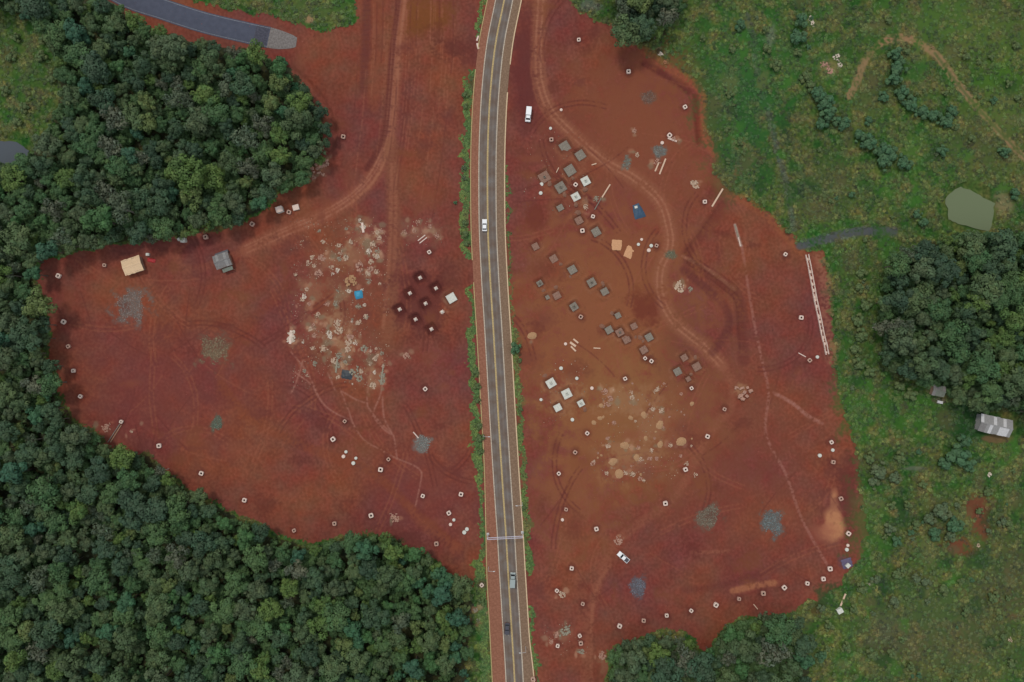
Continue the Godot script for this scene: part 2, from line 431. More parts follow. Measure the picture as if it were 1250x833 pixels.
func materials():
	M.concrete_grey = grained(srgb(134, 124, 110), 0.22, 3, 3.0)
	M.concrete_brown = grained(srgb(142, 104, 86), 0.2, 4, 3.0)
	M.concrete_white = grained(srgb(214, 214, 202), 0.14, 5, 3.0)
	M.collar = grained(srgb(232, 206, 190), 0.16, 6, 2.0)
	M.collar_dusty = grained(srgb(198, 156, 136), 0.22, 16, 2.0)
	M.steel = mat(srgb(150, 150, 155), 0.5, false, 0.6)
	M.dark = mat(srgb(30, 26, 25), 0.9)
	M.rubber = mat(srgb(22, 22, 22), 0.85)
	M.glass = mat(srgb(26, 30, 36), 0.12)
	M.white_paint = mat(srgb(235, 235, 235), 0.3)
	M.white_paint.clearcoat_enabled = true
	M.white_paint.clearcoat = 0.6
	M.grey_paint = mat(srgb(150, 160, 158), 0.35)
	M.dark_paint = mat(srgb(70, 68, 76), 0.35)
	M.lamp = mat(srgb(230, 225, 210), 0.2)
	M.tail = mat(srgb(150, 25, 20), 0.3)
	M.wood = grained(srgb(170, 130, 100), 0.25, 7, 1.5)
	M.pale_wood = grained(srgb(226, 190, 160), 0.2, 8, 1.5)
	M.blue_tarp = mat(srgb(52, 142, 176), 0.5)
	M.navy_tarp = mat(srgb(46, 74, 98), 0.55)
	M.black_tarp = mat(srgb(44, 50, 56), 0.5)
	M.red_tarp = mat(srgb(170, 44, 46), 0.6)
	M.tan_tarp = grained(srgb(206, 152, 110), 0.1, 9, 3.0)
	M.violet_tarp = mat(srgb(88, 78, 104), 0.6)
	M.wall = grained(srgb(150, 120, 100), 0.2, 10, 2.5)
	M.roof_cream = grained(srgb(228, 196, 158), 0.07, 11, 5.0)
	M.roof_grey = grained(srgb(128, 124, 122), 0.14, 12, 4.0)
	M.roof_grey2 = grained(srgb(150, 148, 146), 0.14, 13, 4.0)
	M.roof_pale = grained(srgb(206, 204, 204), 0.12, 14, 4.0)
	M.roof_moss = grained(srgb(112, 118, 106), 0.16, 15, 4.0)
	M.rub = [grained(srgb(206, 174, 146), 0.25, 21, 2.0), grained(srgb(222, 204, 184), 0.2, 22, 2.0), grained(srgb(152, 142, 120), 0.25, 23, 2.0), grained(srgb(180, 134, 92), 0.2, 24, 2.0), grained(srgb(184, 134, 112), 0.25, 25, 2.0), grained(srgb(134, 88, 66), 0.2, 26, 2.0)]
	M.bark = grained(srgb(96, 84, 72), 0.3, 31, 1.2)
	M.pale_bark = grained(srgb(170, 162, 150), 0.2, 32, 1.2)

func leaf_mat(c: Color) -> StandardMaterial3D:
	var m := mat(c, 0.75, true)
	m.backlight_enabled = true
	m.backlight = Color(c.r * 0.35, c.g * 0.4, c.b * 0.25)
	return m

# ------------------------------------------------------------------ ground: class map, colour map, heights
func maps():
	nA = byte_noise(11, 0.006, 3)
	nB = byte_noise(12, 0.035, 3)
	nC = byte_noise(13, 0.17, 3)
	nD = byte_noise(14, 0.022, 4)
	cls.resize(TW * TH)
	fill_class(FOREST_A, 2)
	fill_class(FOREST_B, 2)
	fill_class(FOREST_C, 2)
	fill_class(FOREST_D, 2)
	fill_class(EARTH_L, 1)
	fill_class(EARTH_R, 1)
	# strip of soil and grass beside the road
	for y in range(-100, 933):
		var rx := road_x(y)
		var i := (y - GY0) * TW - GX0
		var lw := 0.0
		if y > -60 and y < 45: lw = 4.0
		elif y > 82 and y < 316: lw = 9.0
		elif y > 345 and y < 400: lw = 5.0
		elif y >= 400 and y < 570: lw = 11.0
		elif y >= 570 and y < 680: lw = 6.0
		elif y >= 680: lw = 14.0
		for k in int(lw): cls[i + int(rx + kerb_l(y) - 2 - k)] = 4
		var rw := 0.0
		if y > 400 and y < 700: rw = 8.0
		elif y > 200 and y < 400: rw = 3.0
		elif y >= 740: rw = 4.0
		for k in int(rw): cls[i + int(rx + kerb_r(y) + 2 + k)] = 4
	var src := cls.duplicate()
	tex.resize(TW * TH * 3)
	var j := 0
	for y in TH:
		for x in TW:
			var i := y * TW + x
			var vb := nB[i] - 128
			var vd := nD[i] - 128
			var vc := nC[i] - 128
			var wx := clampi(x + vb / 18 + vc / 40, 0, TW - 1)
			var wy := clampi(y + vd / 18 - vc / 45, 0, TH - 1)
			var k := src[wy * TW + wx]
			cls[i] = k
			var a := nA[i] / 255.0
			var b := (vb + 128) / 255.0
			var d := (vd + 128) / 255.0
			var f := (nC[i] - 128) / 128.0 + float(((i * 1103515245 + 12345) >> 16) & 15) * 0.04 - 0.3
			var r: float
			var g: float
			var bl: float
			if k == 1:
				r = 119.0 + (a - 0.5) * 14.0 + (b - 0.5) * 14.0 + f * 10.0
				g = 67.0 + (a - 0.5) * 12.0 + (d - 0.5) * 10.0 + f * 7.0
				bl = 55.0 + (d - 0.5) * 10.0 - (a - 0.5) * 6.0 + f * 6.0
			elif k == 2:
				r = 60.0 + (b - 0.5) * 24.0 + f * 10.0
				g = 62.0 + (b - 0.5) * 14.0 + f * 10.0
				bl = 42.0 + f * 6.0
			elif k == 4:
				r = 88.0 + (b - 0.5) * 40.0 + f * 14.0
				g = 108.0 + (b - 0.5) * 20.0 + f * 14.0
				bl = 58.0 + f * 8.0
			else:
				var t := clampf(b * 0.9 + d * 0.7 - 0.3, 0, 1)
				r = lerpf(44.0, 102.0, t) + f * 18.0
				g = lerpf(74.0, 106.0, clampf(a * 0.4 + d * 0.3 + t * 0.3, 0, 1)) + f * 18.0
				bl = lerpf(36.0, 54.0, t) + f * 11.0
			tex[j] = clampi(int(r), 0, 255)
			tex[j + 1] = clampi(int(g), 0, 255)
			tex[j + 2] = clampi(int(bl), 0, 255)
			j += 3
	paint_soil()
	heights()

func paint_soil():
	var pale := srgb(150, 96, 74)
	var pale2 := srgb(140, 84, 64)
	var deep := srgb(92, 48, 44)
	var brown := srgb(135, 84, 57)
	# soils of the site
	blob(740, 400, 140, 180, brown, 0.88, 0.9, 0.55)
	blob(775, 515, 120, 105, srgb(136, 92, 60), 0.85, 0.9, 0.6)
	blob(700, 590, 70, 100, brown, 0.7, 0.9, 0.7)
	blob(780, 130, 85, 80, srgb(124, 72, 53), 0.75, 0.9, 0.7)
	blob(775, 190, 130, 150, srgb(128, 75, 55), 0.65, 1.0, 0.6)
	blob(880, 520, 110, 110, srgb(122, 71, 54), 0.5, 1.0, 0.7)
	blob(520, 20, 40, 30, srgb(118, 72, 40), 0.8, 0.6, 0.6)
	blob(420, 370, 65, 110, srgb(122, 76, 60), 0.55, 1.0, 0.8)
	blob(900, 620, 120, 90, srgb(118, 65, 53), 0.4, 1.0, 0.9)
	blob(200, 480, 150, 110, srgb(114, 58, 54), 0.5, 1.0, 0.9)
	blob(510, 600, 80, 70, srgb(116, 59, 55), 0.5, 1.0, 0.8)
	blob(512, 370, 42, 45, srgb(98, 52, 48), 0.75, 0.6, 0.4)
	blob(835, 420, 40, 60, srgb(112, 68, 52), 0.6, 0.9, 0.8)
	blob(790, 375, 26, 26, srgb(106, 52, 42), 0.75, 0.8, 0.5)
	blob(655, 265, 16, 20, srgb(104, 50, 42), 0.6, 0.6, 0.5)
	blob(640, 90, 22, 100, srgb(98, 50, 48), 0.75, 0.4, 0.6)
	blob(560, 60, 30, 16, deep, 0.6, 0.9, 0.6)
	blob(545, 340, 35, 25, deep, 0.45, 0.9, 0.7)
	blob(1035, 590, 18, 60, deep, 0.55, 0.8, 0.6)
	blob(690, 180, 50, 60, srgb(112, 62, 52), 0.5, 0.8, 0.7)
	blob(1018, 648, 18, 15, srgb(178, 124, 88), 0.85, 0.5, 0.4)
	blob(1018, 634, 14, 19, srgb(178, 124, 88), 0.85, 0.4, 0.4)
	blob(1019, 612, 7, 19, srgb(178, 124, 88), 0.8, 0.4, 0.5)
	blob(1005, 650, 22, 16, srgb(146, 88, 70), 0.6, 0.9, 0.6)
	blob(1030, 688, 9, 10, srgb(84, 70, 82), 0.5, 0.7, 0.5)
	# stripes along the cut banks, with lit face and shadow lines painted in
	stroke(smooth(V([785,62, 830,92, 856,112, 858,160, 874,190])), 3, srgb(148, 84, 58), 0.55, 4, 0.8)  # orange stripe: the lit bank face put into the soil colour
	stroke(smooth(V([890,238, 925,255, 962,290, 978,310])), 3, srgb(140, 84, 56), 0.55, 5, 0.8)
	stroke(smooth(V([1000,315, 1008,350, 1010,400, 1016,440])), 4, srgb(146, 98, 78), 0.55, 5, 1.0)
	stroke(smooth(V([787,78, 812,92, 840,112])), 2, deep, 0.6, 3, 0.6)  # shadow line below the bank, painted into the soil
	stroke(smooth(V([850,118, 851,150, 853,172])), 2, srgb(104, 50, 40), 0.6, 3, 0.6)  # shadow line at the bank edge, painted into the soil
	# haul tracks, and tones along the diagonal cut
	var t1 := smooth(V([492,-60, 490,0, 484,60, 479,120, 472,175, 455,215, 425,245, 385,268, 340,287, 300,305]))
	stroke(t1, 6, srgb(142, 88, 68), 0.6, 6, 0.4)
	for o in [-4.0, 1.0, 4.5]:
		var l := PackedVector2Array()
		for i in t1.size():
			var dd: Vector2 = (t1[mini(i + 1, t1.size() - 1)] - t1[maxi(i - 1, 0)]).normalized()
			l.append(t1[i] + Vector2(-dd.y, dd.x) * o)
		stroke(l, 0.5, srgb(164, 112, 90), 0.45, 1.2, 0.7)
	stroke(smooth(V([493,-60, 494,0, 487,60, 482,120, 475,175, 458,218, 428,248])), 1.2, pale, 0.6, 2, 0.4)
	stroke(smooth(V([486,-60, 486,0, 479,60, 474,120, 467,170, 448,206])), 2.2, deep, 0.65, 2.5, 0.4)
	stroke(smooth(V([448,-60, 448,0, 446,60, 443,110])), 3, srgb(96, 54, 50), 0.55, 4, 0.5)
	stroke(smooth(V([462,-60, 462,0, 460,60, 455,130])), 4, srgb(126, 72, 54), 0.5, 5, 0.5)
	stroke(smooth(V([478,175, 480,230, 482,290, 478,350, 472,420])), 6, srgb(128, 82, 62), 0.55, 6, 0.5)
	stroke(smooth(V([478,200, 477,260, 474,330, 468,400])), 1.2, pale, 0.45, 2, 0.5)
	stroke(smooth(V([483,200, 483,260, 481,330])), 1.2, pale, 0.4, 2, 0.5)
	stroke(smooth(V([340,285, 290,310, 230,330, 215,310, 240,285, 300,275])), 3, pale2, 0.35, 4, 0.5)
	stroke(smooth(V([270,470, 300,505, 360,540, 420,562, 460,580, 500,620, 560,670])), 3, srgb(124, 68, 48), 0.5, 5, 0.6)
	stroke(smooth(V([350,350, 300,400, 270,450, 270,480])), 3, srgb(120, 66, 50), 0.35, 5, 0.6)
	var t2 := smooth(V([660,-60, 660,0, 657,60, 659,100, 672,135, 700,165, 735,195, 775,218, 805,245, 817,280, 817,305, 806,330, 808,365, 825,395, 858,422, 880,445]))
	stroke(t2, 6, srgb(140, 90, 68), 0.6, 6, 0.4)
	for o in [-3.0, 3.0]:
		var l := PackedVector2Array()
		for i in t2.size():
			var dd: Vector2 = (t2[mini(i + 1, t2.size() - 1)] - t2[maxi(i - 1, 0)]).normalized()
			l.append(t2[i] + Vector2(-dd.y, dd.x) * o)
		stroke(l, 0.6, srgb(164, 112, 88), 0.5, 1.3, 0.7)
	stroke(smooth(V([880,445, 895,470, 890,500, 865,530, 835,590, 815,615, 780,640, 752,662, 738,690, 722,740, 716,800, 712,900])), 3, srgb(138, 86, 66), 0.45, 5, 0.5)
	stroke(smooth(V([745,690, 728,720, 722,770, 722,900])), 1.2, pale, 0.35, 2, 0.6)
	stroke(smooth(V([640,640, 690,680, 710,720, 705,800])), 3, pale2, 0.3, 5, 0.6)
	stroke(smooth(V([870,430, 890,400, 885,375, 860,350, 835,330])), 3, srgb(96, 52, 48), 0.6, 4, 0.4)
	stroke(smooth(V([882,252, 862,280, 838,310])), 4, srgb(102, 54, 46), 0.5, 5, 0.9)  # darker band along the diagonal cut
	stroke(smooth(V([840,318, 870,338, 900,362, 905,400, 908,440])), 5, srgb(100, 54, 48), 0.55, 4, 0.9)  # darker band on the slope below the bank edge
	stroke(smooth(V([833,313, 865,330, 897,354])), 1, srgb(160, 108, 84), 0.6, 1.5, 0.5)  # paler line along the bank edge
	stroke(smooth(V([905,300, 910,330, 918,380, 928,430, 938,480, 935,530, 960,580, 975,625, 990,655, 1010,690])), 1.0, srgb(152, 104, 92), 0.5, 1.5, 1.4)
	stroke(smooth(V([897,275, 901,290, 904,300])), 1.2, srgb(170, 150, 140), 0.8, 1.2, 0.3)
	stroke(smooth(V([945,480, 968,493, 985,507, 1003,517])), 1.2, srgb(156, 108, 96), 0.7, 2, 0.6)
	stroke(smooth(V([895,722, 920,716, 945,712])), 2.5, srgb(156, 100, 72), 0.8, 3, 0.5)
	stroke(smooth(V([845,675, 870,674, 890,673])), 1, pale, 0.35, 2, 0.8)
	stroke(smooth(V([835,720, 880,715, 960,690])), 2, deep, 0.3, 4, 0.8)
	# blade and wheel marks along the haul road
	for q in 44:
		var x := rng.randf_range(438, 558)
		var y := rng.randf_range(-60, 150)
		var ln := rng.randf_range(40, 140)
		var l := PackedVector2Array()
		for k in 8:
			var yy := y + ln * k / 7.0
			l.append(Vector2(x - 0.0009 * pow(maxf(yy, 0.0), 2) * 0.4 + rng.randf_range(-0.4, 0.4), yy))
		if absf(l[-1].x - road_x(l[-1].y)) < 32: continue
		stroke(l, 0.35, pale if q % 3 else deep, 0.34, 0.9, 1.0)
	for q in 60:
		var a := rng.randf_range(0, TAU)
		var p := Vector2(rng.randf_range(650, 1020), rng.randf_range(80, 720))
		if q < 25: p = Vector2(rng.randf_range(110, 330), rng.randf_range(320, 560))
		var l := PackedVector2Array()
		var bend := rng.randf_range(-0.05, 0.05)
		for k in 9:
			var ii := (clampi(int(p.y), -99, 930) - GY0) * TW + clampi(int(p.x), -99, 1340) - GX0
			if cls[ii] != 1: break
			l.append(p)
			p += Vector2(cos(a), sin(a)) * 8.0
			a += bend
		if l.size() > 3: stroke(l, 0.3, pale2 if q % 2 else deep, 0.4, 0.9, 1.0)
	# tyre marks of single passes
	for q in 70:
		var p := Vector2(rng.randf_range(90, 560), rng.randf_range(300, 640)) if q % 2 else Vector2(rng.randf_range(650, 1030), rng.randf_range(40, 740))
		var ang := rng.randf() * TAU
		var bend := rng.randf_range(-0.12, 0.12)
		var pa := PackedVector2Array()
		var pb := PackedVector2Array()
		for k in 16:
			var ii := (clampi(int(p.y), -99, 930) - GY0) * TW + clampi(int(p.x), -99, 1340) - GX0
			if cls[ii] != 1: break
			var side := Vector2(-sin(ang), cos(ang)) * 2.6
			pa.append(p + side); pb.append(p - side)
			p += Vector2(cos(ang), sin(ang)) * 7.0
			ang += bend + rng.randf_range(-0.05, 0.05)
		if pa.size() < 4: continue
		var tone := pale2 if rng.randf() < 0.6 else deep
		stroke(pa, 0.5, tone, 0.45, 1.0, 0.9)
		stroke(pb, 0.5, tone, 0.45, 1.0, 0.9)
		if q % 3 == 0: ruts.append(pa); ruts.append(pb)
	# wash channels of the debris field
	for c in [[355,430, 375,455, 392,490, 410,505, 425,512], [360,455, 380,470, 388,485], [415,475, 425,500, 432,520, 445,538, 462,548, 480,558, 512,573, 513,590, 507,618], [418,478, 435,488, 448,492], [453,450, 448,490, 455,505, 468,520, 480,532, 483,550, 485,560], [468,455, 465,480, 456,502], [467,485, 469,510, 478,528], [455,508, 466,522, 478,531], [370,440, 362,465, 355,480], [400,455, 410,478]]:
		stroke(smooth(V(c), 4.0), 0.45, srgb(154, 106, 92), 0.6, 1.2, 0.8)
	stroke(smooth(V([500,620, 507,632, 520,645, 560,672])), 3, srgb(134, 76, 58), 0.5, 5, 0.6)
	# soil of the debris field: crumbled render and lime
	for q in [[440,285,20,22,0.4],[440,310,22,26,0.4],[400,320,22,16,0.4],[385,350,22,22,0.35],[415,400,18,20,0.5],[425,425,28,16,0.5],[430,455,28,14,0.45],[385,400,24,24,0.35],[355,410,6,14,0.5],[412,362,14,14,0.45],[515,282,24,18,0.3],[462,465,14,20,0.4],[770,490,45,22,0.35],[770,560,50,28,0.35],[800,520,35,25,0.3],[690,480,26,26,0.35],[905,478,14,10,0.6],[392,206,11,15,0.5],[692,774,14,10,0.35],[735,805,9,14,0.4],[1012,84,16,12,0.5]]:
		blob(q[0], q[1], q[2], q[3], srgb(160, 122, 92), q[4], 1.6, 0.6)
	# lime dust and crumbled render lying round the heaps
	for r in RUBBLE:
		if r[0] > 900: continue
		for k in 3:
			var tone: Color = [srgb(176, 138, 112), srgb(150, 122, 98), srgb(160, 112, 88), srgb(128, 116, 94)][rng.randi() % 4]
			blob(r[0] + rng.randfn() * 5.0, r[1] + rng.randfn() * 5.0, rng.randf_range(2.0, 5.5), rng.randf_range(2.0, 5.5), tone, 0.55, 1.2, 0.6)
	for q in [[412,362,8,12],[425,440,9,8],[452,437,8,10],[408,312,6,6],[400,420,8,6],[448,300,7,9],[436,280,8,5]]:
		blob(q[0], q[1], q[2], q[3], srgb(118, 106, 86), 0.6, 1.3, 0.7)
	# soil tones: paler rim and darker middle at slabs, darker at pedestals and collars
	for s in SLABS:
		blob(s[0], s[1], s[2] * 1.15, s[2] * 1.15, srgb(146, 98, 74), 0.45, 1.3, 0.4)
		blob(s[0], s[1], s[2] * 0.8, s[2] * 0.8, srgb(94, 54, 44), 0.6, 0.7, 0.4)
	for p in PEDESTALS.slice(0, 7):
		blob(p[0], p[1], 10, 10, srgb(84, 44, 42), 0.7, 0.5, 0.5)
	for q in range(0, COLLARS.size(), 2):
		blob(COLLARS[q], COLLARS[q + 1], 7.5, 7.5, srgb(88, 46, 42), 0.45, 0.7, 0.6)
	for g in GRAVEL:
		blob(g[0], g[1], g[2], g[3], srgb(g[4], g[5], g[6]), 0.75, 1.5, 0.5)
	# paths, lawns and bare patches in the grassland
	stroke(smooth(V([1036,118, 1046,98, 1056,72, 1074,54, 1098,46, 1120,52, 1142,68, 1160,92, 1182,120, 1210,150, 1252,194, 1300,240])), 3.4, srgb(138, 112, 82), 0.9, 3, 0.75, 3)
	stroke(smooth(V([1140,66, 1182,120, 1252,194])), 1, srgb(84, 92, 56), 0.7, 1.2, 0.6)
	stroke(smooth(V([1074,54, 1098,44, 1125,54])), 2, srgb(146, 110, 84), 0.6, 3, 0.6)
	stroke(smooth(V([976,300, 1000,294, 1030,286, 1060,282, 1090,283])), 4, srgb(78, 80, 86), 0.85, 3, 0.5, 3)
	stroke(smooth(V([912,20, 920,60, 926,100, 938,140, 950,190, 962,240, 968,280])), 2.2, srgb(76, 84, 74), 0.7, 3, 0.8)
	blob(1225, 95, 36, 26, srgb(66, 104, 34), 0.75, 1.0, 0.7)
	blob(1105, 500, 55, 40, srgb(58, 96, 38), 0.8, 1.0, 0.6)
	blob(1180, 520, 50, 30, srgb(36, 68, 34), 0.85, 0.8, 0.6)
	blob(1192, 620, 24, 22, srgb(112, 62, 48), 0.85, 1.2, 0.5)
	blob(1175, 666, 28, 14, srgb(116, 62, 48), 0.85, 1.2, 0.5)
	blob(1196, 645, 16, 26, srgb(112, 62, 48), 0.8, 1.0, 0.5)
	blob(1240, 690, 16, 40, srgb(84, 82, 52), 0.5, 1.3, 0.7)
	blob(1150, 770, 120, 80, srgb(88, 82, 58), 0.65, 1.4, 0.8)
	blob(1220, 700, 40, 60, srgb(86, 82, 56), 0.5, 1.4, 0.8)
	blob(1080, 770, 40, 30, srgb(96, 92, 72), 0.5, 1.4, 0.9)
	blob(1180, 30, 95, 45, srgb(90, 104, 52), 0.65, 1.3, 0.8)
	blob(1225, 130, 50, 60, srgb(84, 106, 48), 0.5, 1.3, 0.8)
	blob(1190, 180, 60, 40, srgb(92, 88, 58), 0.5, 1.4, 0.8)
	blob(1060, 110, 25, 40, srgb(96, 88, 60), 0.45, 1.4, 0.8)
	blob(905, 110, 66, 100, srgb(48, 92, 46), 0.75, 1.0, 0.7)
	blob(960, 60, 50, 60, srgb(56, 94, 44), 0.6, 1.2, 0.7)
	blob(1130, 25, 70, 30, srgb(70, 102, 46), 0.55, 1.3, 0.7)
	blob(1120, 90, 24, 30, srgb(60, 98, 46), 0.6, 1.2, 0.7)
	blob(1090, 340, 40, 80, srgb(60, 96, 44), 0.5, 1.3, 0.7)
	blob(1060, 640, 30, 80, srgb(64, 100, 44), 0.55, 1.3, 0.7)
	blob(1130, 740, 60, 40, srgb(64, 96, 48), 0.4, 1.4, 0.7)
	blob(1040, 480, 26, 70, srgb(60, 98, 42), 0.6, 1.2, 0.7)
	blob(900, 200, 40, 50, srgb(46, 86, 44), 0.7, 1.0, 0.8)
	blob(1000, 230, 60, 40, srgb(70, 82, 52), 0.45, 1.3, 0.8)
	blob(1040, 60, 40, 24, srgb(58, 84, 38), 0.6, 1.2, 0.8)
	blob(1225, 250, 14, 20, srgb(146, 122, 96), 0.6, 1.4, 0.7)
	blob(940, 44, 8, 14, srgb(118, 116, 104), 0.6, 1.2, 0.6)
	blob(1216, 535, 20, 7, srgb(112, 84, 62), 0.8, 0.8, 0.4)
	blob(1146, 488, 10, 6, srgb(86, 74, 62), 0.7, 0.8, 0.4)
	blob(1118, 572, 18, 3, srgb(110, 108, 98), 0.6, 1.4, 0.6)
	blob(1225, 580, 14, 10, srgb(100, 104, 80), 0.5, 1.4, 0.7)
	blob(385, 12, 40, 20, srgb(88, 96, 56), 0.6, 1.2, 0.8)
	blob(379, 24, 8, 6, srgb(156, 120, 92), 0.8, 1.0, 0.5)
	blob(720, 8, 16, 10, srgb(96, 96, 90), 0.7, 1.0, 0.5)
	blob(30, 80, 40, 60, srgb(66, 92, 42), 0.5, 1.3, 0.8)
	blob(10, 70, 10, 20, srgb(96, 80, 56), 0.6, 1.3, 0.7)
	blob(1240, 752, 12, 4, srgb(104, 80, 60), 0.6, 1.3, 0.7)
	blob(995, 745, 12, 12, srgb(98, 66, 46), 0.6, 1.3, 0.7)
	for q in 220:
		var x := rng.randf_range(870, 1330)
		var y := rng.randf_range(-80, 900)
		var i := (int(y) - GY0) * TW + int(x) - GX0
		if cls[i] != 0: continue
		var pick: Color = [srgb(104, 102, 66), srgb(66, 106, 44), srgb(42, 68, 38), srgb(92, 84, 58)][rng.randi() % 4]
		blob(x, y, rng.randf_range(5, 22), rng.randf_range(5, 22), pick, 0.6, 1.6, 0.7)
	for q in 260:
		var x := rng.randf_range(60, 1050)
		var y := rng.randf_range(-60, 800)
		var i := (int(y) - GY0) * TW + int(x) - GX0
		if cls[i] != 1: continue
		var pick: Color = [srgb(134, 78, 58), srgb(98, 50, 44), srgb(124, 74, 50), srgb(104, 56, 52)][rng.randi() % 4]
		blob(x, y, rng.randf_range(5, 26), rng.randf_range(4, 20), pick, 0.42, 1.6, 0.8)

func heights():
	hgt.resize(GW * GH)
	for gy in GH:
		var py := gy * 2 + GY0
		var rx := road_x(py)
		for gx in GW:
			var px := gx * 2 + GX0
			var i := mini(gy * 2, TH - 1) * TW + mini(gx * 2, TW - 1)
			var e := 0.0
			for o in [Vector2i(0, 0), Vector2i(6, 0), Vector2i(-6, 0), Vector2i(0, 6), Vector2i(0, -6)]:
				var ex := clampi(gx * 2 + o.x, 0, TW - 1)
				var ey := clampi(gy * 2 + o.y, 0, TH - 1)
				if cls[ey * TW + ex] == 1: e += 0.2
			var h := (nA[i] - 128) / 128.0 * 0.5 + (1.0 - e) * 0.45 + (nB[i] - 128) / 128.0 * 0.12
			h += (nC[i] - 128) / 128.0 * (0.05 + 0.1 * (1.0 - e))
			var w := clampf((48.0 - absf(px - rx)) / 16.0, 0, 1)
			h = lerpf(h, 0.0, w)
			var edge := mini(mini(gx, gy), mini(GW - 1 - gx, GH - 1 - gy))
			hgt[gy * GW + gx] = h * clampf(edge / 12.0, 0, 1)
	# banks, trenches, spoil
	h_stroke(smooth(V([882,250, 862,280, 838,312])), 2.5, 3, -0.5)
	h_stroke(smooth(V([842,320, 870,340, 899,364, 904,395, 906,425])), 2.0, 2.5, -0.75)
	h_stroke(smooth(V([850,332, 872,352, 892,375, 896,400, 898,425])), 2, 3, -0.35)
	h_stroke(smooth(V([834,311, 866,328, 899,352])), 0.8, 2, 0.6)
	h_stroke(smooth(V([482,-40, 482,0, 476,60, 471,120, 464,170, 446,206])), 1, 3, -0.35)
	h_stroke(smooth(V([785,76, 812,90, 842,112, 852,150, 854,175])), 1.5, 3, -0.6)
	h_stroke(smooth(V([404,180, 408,160, 398,130, 380,105, 355,84])), 1, 4, -0.5)
	h_stroke(smooth(V([1012,360, 1016,400, 1020,450])), 1, 3, 0.4)
	for c in [[415,475, 425,500, 432,520, 445,538, 462,548, 480,558, 512,573], [448,490, 455,505, 468,520, 480,532, 485,560]]:
		h_stroke(smooth(V(c)), 0.5, 2, -0.2)
	h_mound(905, 478, 12, 9, 0.7)
	h_mound(510, 20, 22, 20, 0.6)
	h_mound(392, 208, 10, 14, 0.5)
	for s in SLABS:
		h_pit(s[0], s[1], s[2] * 0.5 + 3.4, 2.6, 0.52, 0.4)
		h_pit(s[0], s[1], s[2] * 0.5 + 1.0, 2.0, 0.52, -1.05)
	for p in PEDESTALS.slice(0, 7):
		h_pit(p[0], p[1], 7.2, 2.0, 0.52, 0.3)
		h_pit(p[0], p[1], 5.2, 2.0, 0.52, -1.3)
	for q in 420:
		var x := rng.randf_range(350, 480)
		var y := rng.randf_range(262, 480)
		if q > 210:
			x = rng.randf_range(640, 870); y = rng.randf_range(170, 600)
		if absf(x - road_x(y)) < 30: continue
		h_mound(x, y, rng.randf_range(2.5, 6), rng.randf_range(2.5, 6), rng.randf_range(-0.3, 0.35))
	for l in ruts: h_stroke(l, 0.3, 2.2, -0.16)
	flatten(smooth(V([100,-40, 150,-6, 200,12, 250,28, 300,40, 330,46, 368,52])), 15, 8, 0.1)
	flatten(V([1178,255, 1190,260]), 28, 6, -0.5)
	flatten(V([-30,187, 16,187]), 19, 6, -0.5)

func flatten(pts, w: float, e: float, to: float):
	for gy in GH:
		var y := gy * 2 + GY0
		if y < pts[0].y - w - e or y > pts[-1].y + w + e: continue
		for gx in GW:
			var v := Vector2(gx * 2 + GX0, y)
			if v.x < pts[0].x - w - e or v.x > pts[-1].x + w + e: continue
			var best := 1e9
			for s in pts.size() - 1:
				var q := Geometry2D.get_closest_point_to_segment(v, pts[s], pts[s + 1])
				best = minf(best, v.distance_to(q))
			var k := clampf((w + e - best) / e, 0, 1)
			if k > 0.0: hgt[gy * GW + gx] = lerpf(hgt[gy * GW + gx], to, k)

